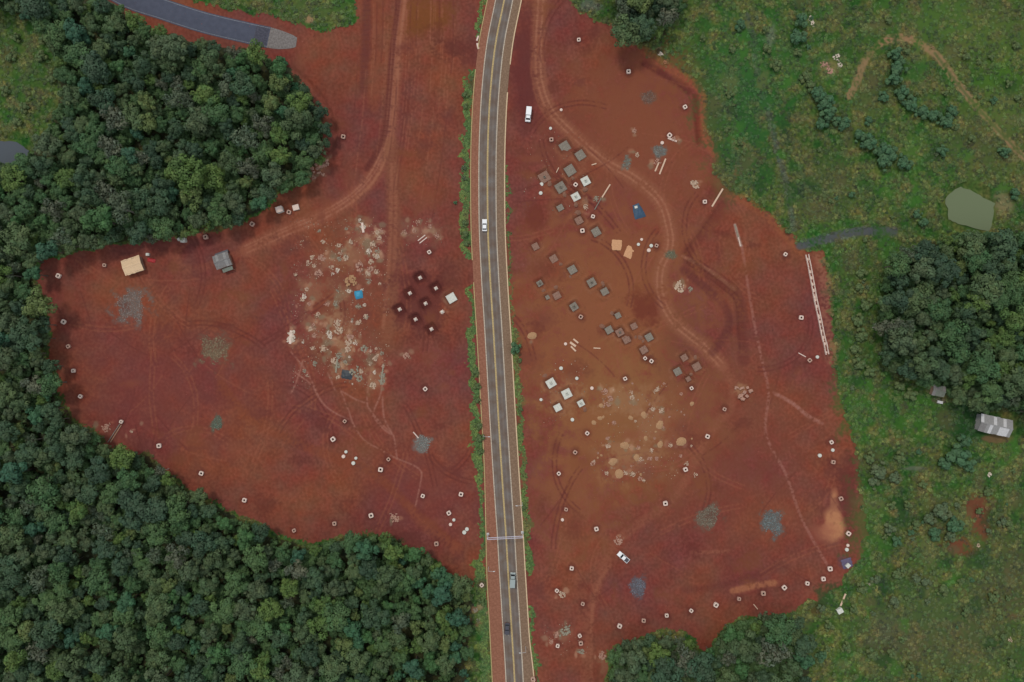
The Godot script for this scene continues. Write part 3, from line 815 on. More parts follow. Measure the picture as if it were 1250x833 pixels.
func terrain():
	var img := Image.create_from_data(TW, TH, false, Image.FORMAT_RGB8, tex)
	var m := mat(Color(1, 1, 1), 0.97)
	m.albedo_texture = ImageTexture.create_from_image(img)
	m.metallic_specular = 0.12
	M.soil = m
	for which in [1, 0]:
		var verts := PackedVector3Array()
		var norms := PackedVector3Array()
		var uvs := PackedVector2Array()
		var idx := PackedInt32Array()
		var seen := PackedInt32Array()
		seen.resize(GW * GH)
		seen.fill(-1)
		for gy in GH - 1:
			for gx in GW - 1:
				var k := cls[mini(gy * 2 + 1, TH - 1) * TW + mini(gx * 2 + 1, TW - 1)]
				if (1 if k == 1 else 0) != which: continue
				var q := [gy * GW + gx, gy * GW + gx + 1, (gy + 1) * GW + gx + 1, (gy + 1) * GW + gx]
				for c in 4:
					var i: int = q[c]
					if seen[i] < 0:
						seen[i] = verts.size()
						var x := i % GW
						var y := i / GW
						verts.append(Vector3((x * 2 + GX0 - PX) * S, hgt[i], (y * 2 + GY0 - PY) * S))
						var dx := hgt[y * GW + mini(x + 1, GW - 1)] - hgt[y * GW + maxi(x - 1, 0)]
						var dy := hgt[mini(y + 1, GH - 1) * GW + x] - hgt[maxi(y - 1, 0) * GW + x]
						norms.append(Vector3(-dx, 4 * S, -dy).normalized())
						uvs.append(Vector2((x * 2.0 + 0.5) / TW, (y * 2.0 + 0.5) / TH))
					q[c] = seen[i]
				idx.append_array([q[0], q[1], q[2], q[0], q[2], q[3]])
		var a := []
		a.resize(Mesh.ARRAY_MAX)
		a[Mesh.ARRAY_VERTEX] = verts
		a[Mesh.ARRAY_NORMAL] = norms
		a[Mesh.ARRAY_TEX_UV] = uvs
		a[Mesh.ARRAY_INDEX] = idx
		var am := ArrayMesh.new()
		am.add_surface_from_arrays(Mesh.PRIMITIVE_TRIANGLES, a)
		var o := part("bare_earth_ground" if which == 1 else "grass_ground", am, m, self)
		tag(o, "bare red earth of the cleared building site" if which == 1 else "rough green ground under the grass and woods", "ground", "", "structure")
	var fb := MB.new()
	var x0 := (GX0 - PX) * S
	var x1 := (GX0 + (GW - 1) * 2 - PX) * S
	var z0 := (GY0 - PY) * S
	var z1 := (GY0 + (GH - 1) * 2 - PY) * S
	var far := 3000.0
	for q in [[-far, far, -far, z0], [-far, far, z1, far], [-far, x0, z0, z1], [x1, far, z0, z1]]:
		fb.quad(Vector3(q[0], 0, q[2]), Vector3(q[1], 0, q[2]), Vector3(q[1], 0, q[3]), Vector3(q[0], 0, q[3]))
	var fo := part("countryside_ground", fb.mesh(), grained(srgb(66, 82, 46), 0.3, 41, 60.0), self)
	tag(fo, "green countryside stretching away beyond the site", "ground", "", "structure")

# ------------------------------------------------------------------ roads
func strip(pts: PackedVector2Array, a: Callable, b: Callable, y: float, y0: float, y1: float, mb: MB):
	for i in pts.size() - 1:
		var p := pts[i]
		var q := pts[i + 1]
		if q.y <= y0 or p.y >= y1: continue
		var t0 := clampf((y0 - p.y) / (q.y - p.y), 0, 1)
		var t1 := clampf((y1 - p.y) / (q.y - p.y), 0, 1)
		var pp := p.lerp(q, t0)
		var qq := p.lerp(q, t1)
		var A := Vector3((pp.x + a.call(pp.y) - PX) * S, y, (pp.y - PY) * S)
		var B := Vector3((pp.x + b.call(pp.y) - PX) * S, y, (pp.y - PY) * S)
		var C := Vector3((qq.x + b.call(qq.y) - PX) * S, y, (qq.y - PY) * S)
		var D := Vector3((qq.x + a.call(qq.y) - PX) * S, y, (qq.y - PY) * S)
		mb.quad(A, B, C, D)

func const_off(o: float) -> Callable:
	return func(_y): return o

func roads():
	var am := grained(Color(1, 1, 1).darkened(0.08), 0.12, 51, 7.0, 0.9)
	am.albedo_texture = noise_tex(51, 0.012, 512, srgb(222, 196, 178), srgb(250, 250, 250))
	am.uv1_scale = Vector3.ONE / 26.0
	am.vertex_color_use_as_albedo = true
	var mb := MB.new()
	var tones := [0.178, 0.188, 0.165, 0.186, 0.172, 0.19, 0.168, 0.19, 0.164, 0.198]
	for k in 10:
		mb.col = Color(tones[k] * 1.0, tones[k] * 0.88, tones[k] * 0.8)
		strip(road, const_off(-11.2 + k * 2.24), const_off(-11.2 + (k + 1) * 2.24), 0.07, -110, 940, mb)
	var o := part("road", mb.mesh(), am, self)
	tag(o, "two lane grey asphalt road crossing the site", "road", "", "structure")
	var sm := grained(srgb(142, 88, 64), 0.14, 52, 5.0)
	mb = MB.new()
	strip(road, kerb_l, const_off(-11.2), 0.055, -110, 940, mb)
	o = part("road_shoulder", mb.mesh(), sm, self)
	tag(o, "reddish earth shoulder between grass verge and asphalt", "shoulder", "", "structure")
	mb = MB.new()
	strip(road, const_off(11.2), kerb_r, 0.055, -110, 940, mb)
	o = part("road_shoulder", mb.mesh(), grained(srgb(126, 98, 75), 0.13, 53, 5.0), self)
	tag(o, "brown gravelly shoulder beside the lane with the van", "shoulder", "", "structure")
	var white := grained(srgb(206, 188, 164), 0.25, 54, 3.0)
	var yellow := grained(srgb(206, 176, 112), 0.25, 55, 3.0)
	for q in [[-10.5, 0.55, white, "worn white edge line beside the reddish shoulder"], [10.5, 0.55, white, "worn white edge line beside the brown shoulder"], [-0.5, 0.4, yellow, "worn yellow centre line of the road"], [0.5, 0.4, yellow, "worn second yellow centre line of the road"]]:
		mb = MB.new()
		strip(road, const_off(q[0] - q[1]), const_off(q[0] + q[1]), 0.075, -110, 940, mb)
		o = part("lane_marking", mb.mesh(), q[2], self)
		tag(o, q[3], "road marking", "", "structure")
	var km := grained(srgb(222, 190, 150), 0.2, 56, 2.5)
	var km2 := grained(srgb(190, 166, 110), 0.2, 57, 2.5)
	for q in [[0, -110, 60], [0, 85, 318], [0, 345, 940], [1, -110, 79], [1, 113, 940]]:
		mb = MB.new()
		var f: Callable = kerb_l if q[0] == 0 else kerb_r
		var w := 0.62 if q[0] == 0 else 0.75
		for i in road.size() - 1:
			var p := road[i]
			var e := road[i + 1]
			if e.y <= q[1] or p.y >= q[2]: continue
			var pp := p.lerp(e, clampf((q[1] - p.y) / (e.y - p.y), 0, 1))
			var ee := p.lerp(e, clampf((q[2] - p.y) / (e.y - p.y), 0, 1))
			var xa: float = (pp.x + f.call(pp.y) - PX) * S
			var xb: float = (ee.x + f.call(ee.y) - PX) * S
			var za := (pp.y - PY) * S
			var zb := (ee.y - PY) * S
			var h := w * S
			mb.hexa([Vector3(xa - h, -0.05, za), Vector3(xb - h, -0.05, zb), Vector3(xb + h, -0.05, zb), Vector3(xa + h, -0.05, za), Vector3(xa - h + 0.03, 0.2, za), Vector3(xb - h + 0.03, 0.2, zb), Vector3(xb + h - 0.03, 0.2, zb), Vector3(xa + h - 0.03, 0.2, za)])
		o = part("kerb", mb.mesh(), km2 if q[0] == 0 else km, self)
		tag(o, ["pale ochre concrete kerb along the reddish shoulder", "cream concrete kerb along the brown shoulder"][q[0]], "kerb", "", "structure")
	# side lane of dark asphalt that ends in the red earth
	var lane := smooth(V([90,-46, 150,-6, 200,12, 250,28, 300,40, 328,46]), 6.0)
	var lm := grained(srgb(70, 74, 90), 0.06, 58, 14.0)
	mb = MB.new()
	lane_mesh(lane, 13.0, 0.17, mb)
	o = part("asphalt_lane", mb.mesh(), lm, self)
	tag(o, "curving dark asphalt lane ending in red earth", "road", "", "structure")
	mb = MB.new()
	lane_mesh(smooth(V([328,46, 342,49, 362,52]), 3.0), 12.6, 0.165, mb, 7.0)
	o = part("concrete_lane_end", mb.mesh(), grained(srgb(118, 110, 106), 0.2, 59, 5.0), self)
	tag(o, "pale grey apron at the end of the asphalt lane", "road", "", "structure")
	mb = MB.new()
	lane_mesh(smooth(V([311,42.5, 320,44.5, 327,46]), 6.0), 12.8, 0.176, mb)
	o = part("asphalt_patch", mb.mesh(), grained(srgb(62, 62, 76), 0.16, 60, 5.0), self)
	tag(o, "darker fresh asphalt patch across the lane end", "road", "", "structure")
	for sd in [-1.0, 1.0]:
		mb = MB.new()
		var off := PackedVector2Array()
		for i in lane.size():
			var d: Vector2 = (lane[mini(i + 1, lane.size() - 1)] - lane[maxi(i - 1, 0)]).normalized()
			off.append(lane[i] + Vector2(-d.y, d.x) * 11.4 * sd)
		lane_mesh(off, 0.35, 0.178, mb)
		o = part("lane_marking", mb.mesh(), grained(srgb(120, 122, 130), 0.3, 61, 3.0), self)
		tag(o, "faded edge line on the dark asphalt lane", "road marking", "edge lines of the asphalt lane", "structure")
	# gantry and roadside posts
	var gt := thing("road_gantry", Vector3((616.6 - PX) * S, 0.0, (651.0 - PY) * S), 0.05, "pale steel sign gantry spanning the asphalt road on two posts", "gantry")
	var half := 21.0 * S
	for sd in [-1.0, 1.0]:
		mb = MB.new()
		mb.box(Transform3D(Basis(), Vector3(half * sd, 3.0, 0)), Vector3(0.32, 6.2, 0.32))
		mb.box(Transform3D(Basis(), Vector3(half * sd, 0.15, 0)), Vector3(0.9, 0.5, 0.9), 0.06)
		part("post", mb.mesh(), M.roof_pale, gt)
	mb = MB.new()
	for dz in [-0.3, 0.3]:
		mb.tube(Vector3(-half, 6.1, dz), Vector3(half, 6.1, dz), 0.11, 0.11, 8)
	part("beam", mb.mesh(), mat(srgb(196, 190, 204), 0.5), gt)
	mb = MB.new()
	for k in 14:
		var xa := -half + 2.0 * half * k / 14.0
		mb.tube(Vector3(xa, 6.1, -0.3 if k % 2 == 0 else 0.3), Vector3(xa + 2.0 * half / 14.0, 6.1, 0.3 if k % 2 == 0 else -0.3), 0.05, 0.05, 6)
	part("lattice", mb.mesh(), M.steel, gt)
	for q in [[637.5, 613.5, PI, "slim lamp arm on a post by the brown shoulder above the gantry", 5.0], [596.5, 692.0, 0.0, "slim lamp arm on a post by the reddish shoulder below the gantry", 5.0], [641.5, 789.5, PI, "slim lamp arm on a post by the brown shoulder beside the dark car", 5.0], [590.5, 531.0, 0.0, "slim lamp arm on a post by the reddish shoulder before the hedge", 5.0]]:
		var lp := thing("lamp_post", Vector3((q[0] - PX) * S, 0.0, (q[1] - PY) * S), q[2], q[3], "lamp post")
		mb = MB.new()
		mb.tube(Vector3(0, -0.1, 0), Vector3(0, q[4], 0), 0.09, 0.06, 8)
		part("pole", mb.mesh(), M.roof_pale, lp)
		mb = MB.new()
		mb.tube(Vector3(0, q[4] - 0.1, 0), Vector3(1.9, q[4] + 0.25, 0), 0.05, 0.05, 6)
		part("arm", mb.mesh(), M.roof_pale, lp)
		mb = MB.new()
		mb.box(Transform3D(Basis(), Vector3(2.1, q[4] + 0.25, 0)), Vector3(0.7, 0.12, 0.3), 0.04)
		part("lamp_head", mb.mesh(), M.roof_pale, lp)

func lane_mesh(pts: PackedVector2Array, w: float, y: float, mb: MB, taper := 0.0):
	for i in pts.size() - 1:
		var da: Vector2 = (pts[i + 1] - pts[maxi(i - 1, 0)]).normalized()
		var db: Vector2 = (pts[mini(i + 2, pts.size() - 1)] - pts[i]).normalized()
		var na := Vector2(da.y, -da.x) * (w - taper * pow(float(i) / (pts.size() - 1), 2))
		var nb := Vector2(db.y, -db.x) * (w - taper * pow(float(i + 1) / (pts.size() - 1), 2))
		var p := [pts[i] + na, pts[i + 1] + nb, pts[i + 1] - nb, pts[i] - na]
		var q := []
		for e in p: q.append(Vector3((e.x - PX) * S, y, (e.y - PY) * S))
		mb.quad(q[0], q[1], q[2], q[3])

func ponds():
	var list := [[V([1155,243, 1162,234, 1173,228.5, 1185,232, 1202,241, 1215.5,248.5, 1213,268, 1208,282, 1190,279, 1170,273, 1158,268]), srgb(104, 114, 84), "murky green five sided pond in the grassland"], [V([-40,172, 0,172, 20,173, 35,184, 31,196, 12,203, -40,206]), srgb(76, 82, 88), "grey pond at the edge of the wood"]]
	for q in list:
		var mb := MB.new()
		var fine := []
		for k in q[0].size():
			var e0: Vector2 = q[0][k]
			var e1: Vector2 = q[0][(k + 1) % q[0].size()]
			for u in 4: fine.append(e0.lerp(e1, u / 4.0) + Vector2(rng.randfn(), rng.randfn()) * 0.5)
		q[0] = fine
		var c := Vector2.ZERO
		for p in q[0]: c += p
		c /= q[0].size()
		var n: int = q[0].size()
		for k in n:
			var a: Vector2 = q[0][k]
			var b: Vector2 = q[0][(k + 1) % n]
			var pts := []
			for e in [c, a, b]: pts.append(Vector3((e.x - PX) * S, -0.25, (e.y - PY) * S))
			mb.tri_up(pts[0], pts[1], pts[2])
		var m := mat(q[1], 0.25)
		m.metallic_specular = 0.3
		var o := part("pond", mb.mesh(), m, self)
		tag(o, q[2], "pond", "", "structure")

# ------------------------------------------------------------------ buildings
func gable(root: Node3D, lx: float, lz: float, wall_h: float, rise: float, panels: int, mats: Array, wall_mat: Material, over := 0.35):
	var mb := MB.new()
	var hx := lx * 0.5 - over
	var hz := lz * 0.5 - over
	mb.layers(Transform3D(), [[-0.5, -hx, hx, -hz, hz], [wall_h, -hx, hx, -hz, hz]])
	for sd in [-1.0, 1.0]:
		mb.tri(Vector3(hx * sd, wall_h, -hz), Vector3(hx * sd, wall_h + rise * 0.9, 0), Vector3(hx * sd, wall_h, hz))
	part("wall", mb.mesh(), wall_mat, root)
	mb = MB.new()
	mb.box(Transform3D(Basis(), Vector3(-hx * 0.3, 0.95, hz + 0.03)), Vector3(0.95, 2.1, 0.08))
	var dr := part("door", mb.mesh(), M.wood, root)
	mb = MB.new()
	mb.box(Transform3D(Basis(), Vector3(-hx * 0.3 + 0.35, 0.95, hz + 0.1)), Vector3(0.06, 0.14, 0.06))
	part("handle", mb.mesh(), M.steel, dr)
	mb = MB.new()
	mb.box(Transform3D(Basis(), Vector3(hx * 0.45, 1.4, hz + 0.03)), Vector3(1.2, 0.9, 0.08))
	part("window", mb.mesh(), M.glass, root)
	var pw := lx / panels
	for sd in [-1.0, 1.0]:
		for k in panels:
			mb = MB.new()
			var xa := -lx * 0.5 + k * pw
			var lift := rng.randf_range(0.0, 0.05)
			var za: float = lz * 0.5 * sd * rng.randf_range(0.97, 1.04)
			var y0 := wall_h - 0.12 + lift
			var y1 := wall_h + rise + lift
			var ribs := 4
			for r in ribs:
				var u0 := xa + pw * r / ribs + 0.004
				var u1 := xa + pw * (r + 1) / ribs - 0.004
				var um := (u0 + u1) * 0.5
				var p := [Vector3(u0, y0, za), Vector3(um, y0 + 0.06, za), Vector3(u1, y0, za), Vector3(u0, y1, 0), Vector3(um, y1 + 0.06, 0), Vector3(u1, y1, 0)]
				mb.quad_up(p[0], p[1], p[4], p[3])
				mb.quad_up(p[1], p[2], p[5], p[4])
			part("roof_panel", mb.mesh(), mats[rng.randi() % mats.size()], root)
	mb = MB.new()
	mb.box(Transform3D(Basis(), Vector3(0, wall_h + rise + 0.1, 0)), Vector3(lx, 0.08, 0.35), 0.03)
	part("roof_ridge", mb.mesh(), mats[0], root)

func buildings():
	var f := foot(160, 324, 2.8)
	var h := thing("site_shed", W(f.x, f.y), 0.32, "shed with a cream sheet roof beside the red tarpaulin", "shed")
	gable(h, 7.0, 5.7, 2.3, 0.35, 7, [M.roof_cream], M.wall)
	f = foot(270, 318, 2.8)
	h = thing("site_shed", W(f.x, f.y), 0.35, "grey roofed shed with a small porch on the haul track", "shed")
	gable(h, 5.9, 5.2, 2.4, 0.4, 6, [M.roof_grey, M.roof_grey, M.roof_grey2], M.wall)
	var mb := MB.new()
	mb.box(Transform3D(Basis(), Vector3(0.6, 1.7, 3.5)), Vector3(3.9, 0.1, 1.4), 0.03)
	part("porch_roof", mb.mesh(), M.roof_moss, h)
	for sd in [-1.0, 1.0]:
		mb = MB.new()
		mb.box(Transform3D(Basis(), Vector3(0.6 + 1.8 * sd, 0.7, 4.05)), Vector3(0.12, 2.1, 0.12))
		part("porch_post", mb.mesh(), M.wood, h)
	mb = MB.new()
	mb.box(Transform3D(Basis(), Vector3(0.3, 1.1, -3.0)), Vector3(5.0, 0.12, 1.0), 0.03)
	mb.box(Transform3D(Basis(), Vector3(0.3, 0.4, -3.0)), Vector3(4.8, 1.3, 0.8))
	part("dark_lean_to", mb.mesh(), M.dark_paint, h)  # open strip behind the shed, its shade given as a dark painted block
	f = foot(1217, 520, 3.6)
	h = thing("farm_house", W(f.x, f.y), -0.22, "long house with patched pale and grey metal roof by the wood", "house")
	gable(h, 11.8, 6.4, 2.7, 0.9, 10, [M.roof_grey2, M.roof_grey2, M.roof_grey2, M.roof_grey, M.roof_pale], M.roof_grey2)
	f = foot(1147, 477.5, 3.2)
	h = thing("farm_hut", W(f.x, f.y), -0.2, "small hut with a mossy grey roof under the trees", "hut")
	gable(h, 4.6, 4.0, 2.3, 0.5, 4, [M.roof_moss, M.roof_grey], M.wall)
	mb = MB.new()
	mb.box(Transform3D(Basis(), Vector3(0, 0.3, 0)), Vector3(1.9, 0.6, 1.0), 0.08)
	one("water_trough", mb.mesh(), M.roof_pale, W(1146.5, 491, -0.05), -0.2, "white trough standing before the mossy roofed hut", "trough")

# ------------------------------------------------------------------ foundations
func ring_mesh(sd: int) -> ArrayMesh:
	var r := RandomNumberGenerator.new()
	r.seed = sd
	var mb := MB.new()
	var n := 20
	var oo := []
	var ii := []
	for k in n:
		var t := TAU * k / n
		var c := cos(t)
		var s := sin(t)
		var e := pow(pow(absf(c), 5.0) + pow(absf(s), 5.0), -0.2)
		oo.append(Vector3(c * e, 0, s * e) * (0.86 + r.randf_range(-0.02, 0.02)))
		ii.append(Vector3(c * e, 0, s * e) * (0.40 + r.randf_range(-0.015, 0.015)))
	var up := Vector3(0, 0.62, 0)
	var dn := Vector3(0, -0.4, 0)
	for k in n:
		var j := (k + 1) % n
		mb.quad(oo[k] + dn, oo[k] + up * 0.9, oo[j] + up * 0.9, oo[j] + dn)
		mb.quad(oo[k] + up * 0.9, oo[k] * 0.95 + up, oo[j] * 0.95 + up, oo[j] + up * 0.9)
		mb.quad(oo[k] * 0.95 + up, ii[k] + up, ii[j] + up, oo[j] * 0.95 + up)
		mb.quad(ii[k] + up, ii[k] + dn, ii[j] + dn, ii[j] + up)
	return mb.mesh()

func collar_zone(x: float, y: float) -> Array:
	if x < 600:
		if y < 345: return ["by the wood edge near the sheds", "collars by the wood edge near the sheds"]
		if x < 330: return ["in the row along the large wood", "collars in the row along the large wood"]
		if y > 620: return ["at the corner of the wood by the road", "collars at the corner of the wood by the road"]
		return ["below the debris field", "collars below the debris field"]
	if y < 320: return ["among the footing slabs by the haul track", "collars among the footing slabs by the haul track"]
	if y > 700: return ["in the row past the white pickup", "collars in the row past the white pickup"]
	if x > 950: return ["along the grassland edge by the channel", "collars along the grassland edge by the channel"]
	return ["on the brown soil below the footings", "collars on the brown soil below the footings"]

func foundations():
	var rings := [ring_mesh(1), ring_mesh(2), ring_mesh(3)]
	var hole := MB.new()
	for k in 12:
		hole.tri_up(Vector3(0, 0, 0), Vector3(cos(TAU * k / 12), 0, sin(TAU * k / 12)) * 0.42, Vector3(cos(TAU * (k + 1) / 12), 0, sin(TAU * (k + 1) / 12)) * 0.42)
	var hm := hole.mesh()
	for i in range(0, COLLARS.size(), 2):
		var x: float = COLLARS[i]
		var y: float = COLLARS[i + 1]
		var z := collar_zone(x, y)
		var o := thing("concrete_collar", W(x, y, 0.02), rng.randf_range(0, 1.5), "pale concrete collar with a dark hole " + z[0], "concrete collar", z[1])
		var sc := rng.randf_range(0.72, 0.98)
		o.scale = Vector3(sc, 1, sc)
		o.rotation.x = rng.randf_range(-0.09, 0.09)
		o.rotation.z = rng.randf_range(-0.09, 0.09)
		part("rim", rings[i / 2 % 3], [M.collar, M.collar, M.collar_dusty][rng.randi() % 3], o)
		var hp := part("shaft_dark", hm, M.dark, o)  # near-black disc: the darkness inside the hole put into its colour
		hp.position.y = 0.08
	var cap := MB.new()
	for k in 10:
		var a := Vector3(cos(TAU * k / 10), 0, sin(TAU * k / 10))
		var b := Vector3(cos(TAU * (k + 1) / 10), 0, sin(TAU * (k + 1) / 10))
		var prof := [[0.62, -0.3], [0.62, 0.35], [0.55, 0.42], [0.0, 0.46]]
		for q in 3:
			cap.quad(a * prof[q][0] + Vector3(0, prof[q][1], 0), a * prof[q + 1][0] + Vector3(0, prof[q + 1][1], 0), b * prof[q + 1][0] + Vector3(0, prof[q + 1][1], 0), b * prof[q][0] + Vector3(0, prof[q][1], 0))
	var capm := cap.mesh()
	for i in range(0, CAPS.size(), 2):
		var z := collar_zone(CAPS[i], CAPS[i + 1])
		var o := one("concrete_plug", capm, M.concrete_white if i % 3 else M.collar, W(CAPS[i], CAPS[i + 1], 0.0), 0.3 * i, "small round whitish concrete plug " + z[0], "concrete plug", z[1].replace("collars", "plugs"))
		o.scale = Vector3.ONE * rng.randf_range(0.85, 1.2)
	for s in SLABS:
		var side: float = s[2] * S
		var grp: String = ["grey footing slabs", "brownish footing slabs", "white footing slabs"][s[3]]
		var wh := "by the haul track bend" if s[1] < 260 else ("beside the dark excavations" if s[0] < 600 else ("on brown soil near the rubble" if s[1] > 462 else "in the rows on brown soil"))
		var lab: String = ["square grey concrete footing slab ", "square soil stained brown footing slab ", "square white fresh footing slab "][s[3]] + wh
		var o := thing("footing_slab", W(s[0], s[1], 0.0), 0.52 + rng.randf_range(-0.06, 0.06), lab, "footing", grp + " " + wh)
		var mb := MB.new()
		mb.box(Transform3D(Basis(), Vector3(0, 0.05, 0)), Vector3(side, 0.5, side * rng.randf_range(0.92, 1.05)), 0.08)
		part("slab", mb.mesh(), [M.concrete_grey, M.concrete_brown, M.concrete_white][s[3]], o)
		if s[4] == 1 or rng.randf() < 0.2:
			mb = MB.new()
			var w := 0.75
			for q in 4:
				var rot := Transform3D(Basis(Vector3.UP, q * PI / 2), Vector3.ZERO)
				mb.box(rot * Transform3D(Basis(), Vector3(0, 0.55, w * 0.4)), Vector3(w, 0.52, w * 0.2))
			part("stub_column", mb.mesh(), M.concrete_white if s[3] == 2 else M.concrete_grey, o)
	for p in PEDESTALS:
		var o := thing("pile_pedestal", W(p[0], p[1], 0.0), 0.52, "pale pedestal in a dark square excavation beside the green white slab", "pedestal", "pedestals in dark excavations")
		var mb := MB.new()
		mb.box(Transform3D(Basis(), Vector3(0, 0.0, 0)), Vector3(1.25, 0.6, 1.25), 0.06)
		part("base", mb.mesh(), M.collar, o)
		mb = MB.new()
		mb.box(Transform3D(Basis(), Vector3(0, 0.6, 0)), Vector3(0.6, 0.65, 0.6), 0.05)
		part("stub_column", mb.mesh(), M.concrete_white, o)

# ------------------------------------------------------------------ loose things on the site
func heap_mesh(sd: int, n: int) -> ArrayMesh:
	var r := RandomNumberGenerator.new()
	r.seed = sd
	var mb := MB.new()
	for k in n:
		var t := r.randf() * TAU
		var d := sqrt(r.randf()) * 0.95
		var sz := Vector3(r.randf_range(0.14, 0.5), r.randf_range(0.08, 0.25), r.randf_range(0.14, 0.4))
		var b := Basis.from_euler(Vector3(r.randf_range(-0.5, 0.5), r.randf() * TAU, r.randf_range(-0.5, 0.5)))
		mb.box(Transform3D(b, Vector3(cos(t) * d, 0.05 + (1.0 - d) * 0.22 * r.randf(), sin(t) * d)), sz, 0.02)
	return mb.mesh()

func mound_mesh(sd: int) -> ArrayMesh:
	var r := FastNoiseLite.new()
	r.seed = sd
	r.frequency = 0.9
	var mb := MB.new()
	var pt := func(ring: int, k: int) -> Vector3:
		var t := TAU * (k % 18) / 18.0
		var rr := ring / 6.0
		var p := Vector3(cos(t) * rr, 0, sin(t) * rr)
		p *= 1.0 + 0.22 * r.get_noise_2d(cos(t) * 2.0, sin(t) * 2.0)
		p.y = 0.42 * (1.0 - rr * rr) - 0.1 + 0.1 * r.get_noise_2d(p.x * 4.0, p.z * 4.0)
		return p
	for g in 6:
		for k in 18:
			mb.quad_up(pt.call(g, k), pt.call(g, k + 1), pt.call(g + 1, k + 1), pt.call(g + 1, k))
	return mb.mesh()

func tarp_mesh(sd: int, lx: float, lz: float, hump: float, narrow := 0.0) -> ArrayMesh:
	var f := FastNoiseLite.new()
	f.seed = sd
	f.frequency = 0.5
	var mb := MB.new()
	var n := 14
	var pt := func(i: int, j: int) -> Vector3:
		var u := float(i) / n * 2.0 - 1.0
		var v := float(j) / n * 2.0 - 1.0
		var e := maxf(absf(u), absf(v))
		var x := u * lx * 0.5 * (1.0 + 0.16 * f.get_noise_2d(v * 3, 7)) * (1.0 - narrow * (v + 1.0) * 0.5)
		if absf(u) > 0.8 and absf(v) > 0.8: x *= 0.94
		var z := v * lz * 0.5 * (1.0 + 0.08 * f.get_noise_2d(u * 3, 17))
		return Vector3(x, 0.12 + hump * (1.0 - pow(e, 2.2)) + 0.16 * f.get_noise_2d(x * 2.2, z * 2.2) * (1.0 - e * 0.4), z)
	for i in n:
		for j in n:
			mb.quad_up(pt.call(i, j), pt.call(i, j + 1), pt.call(i + 1, j + 1), pt.call(i + 1, j))
	return mb.mesh()

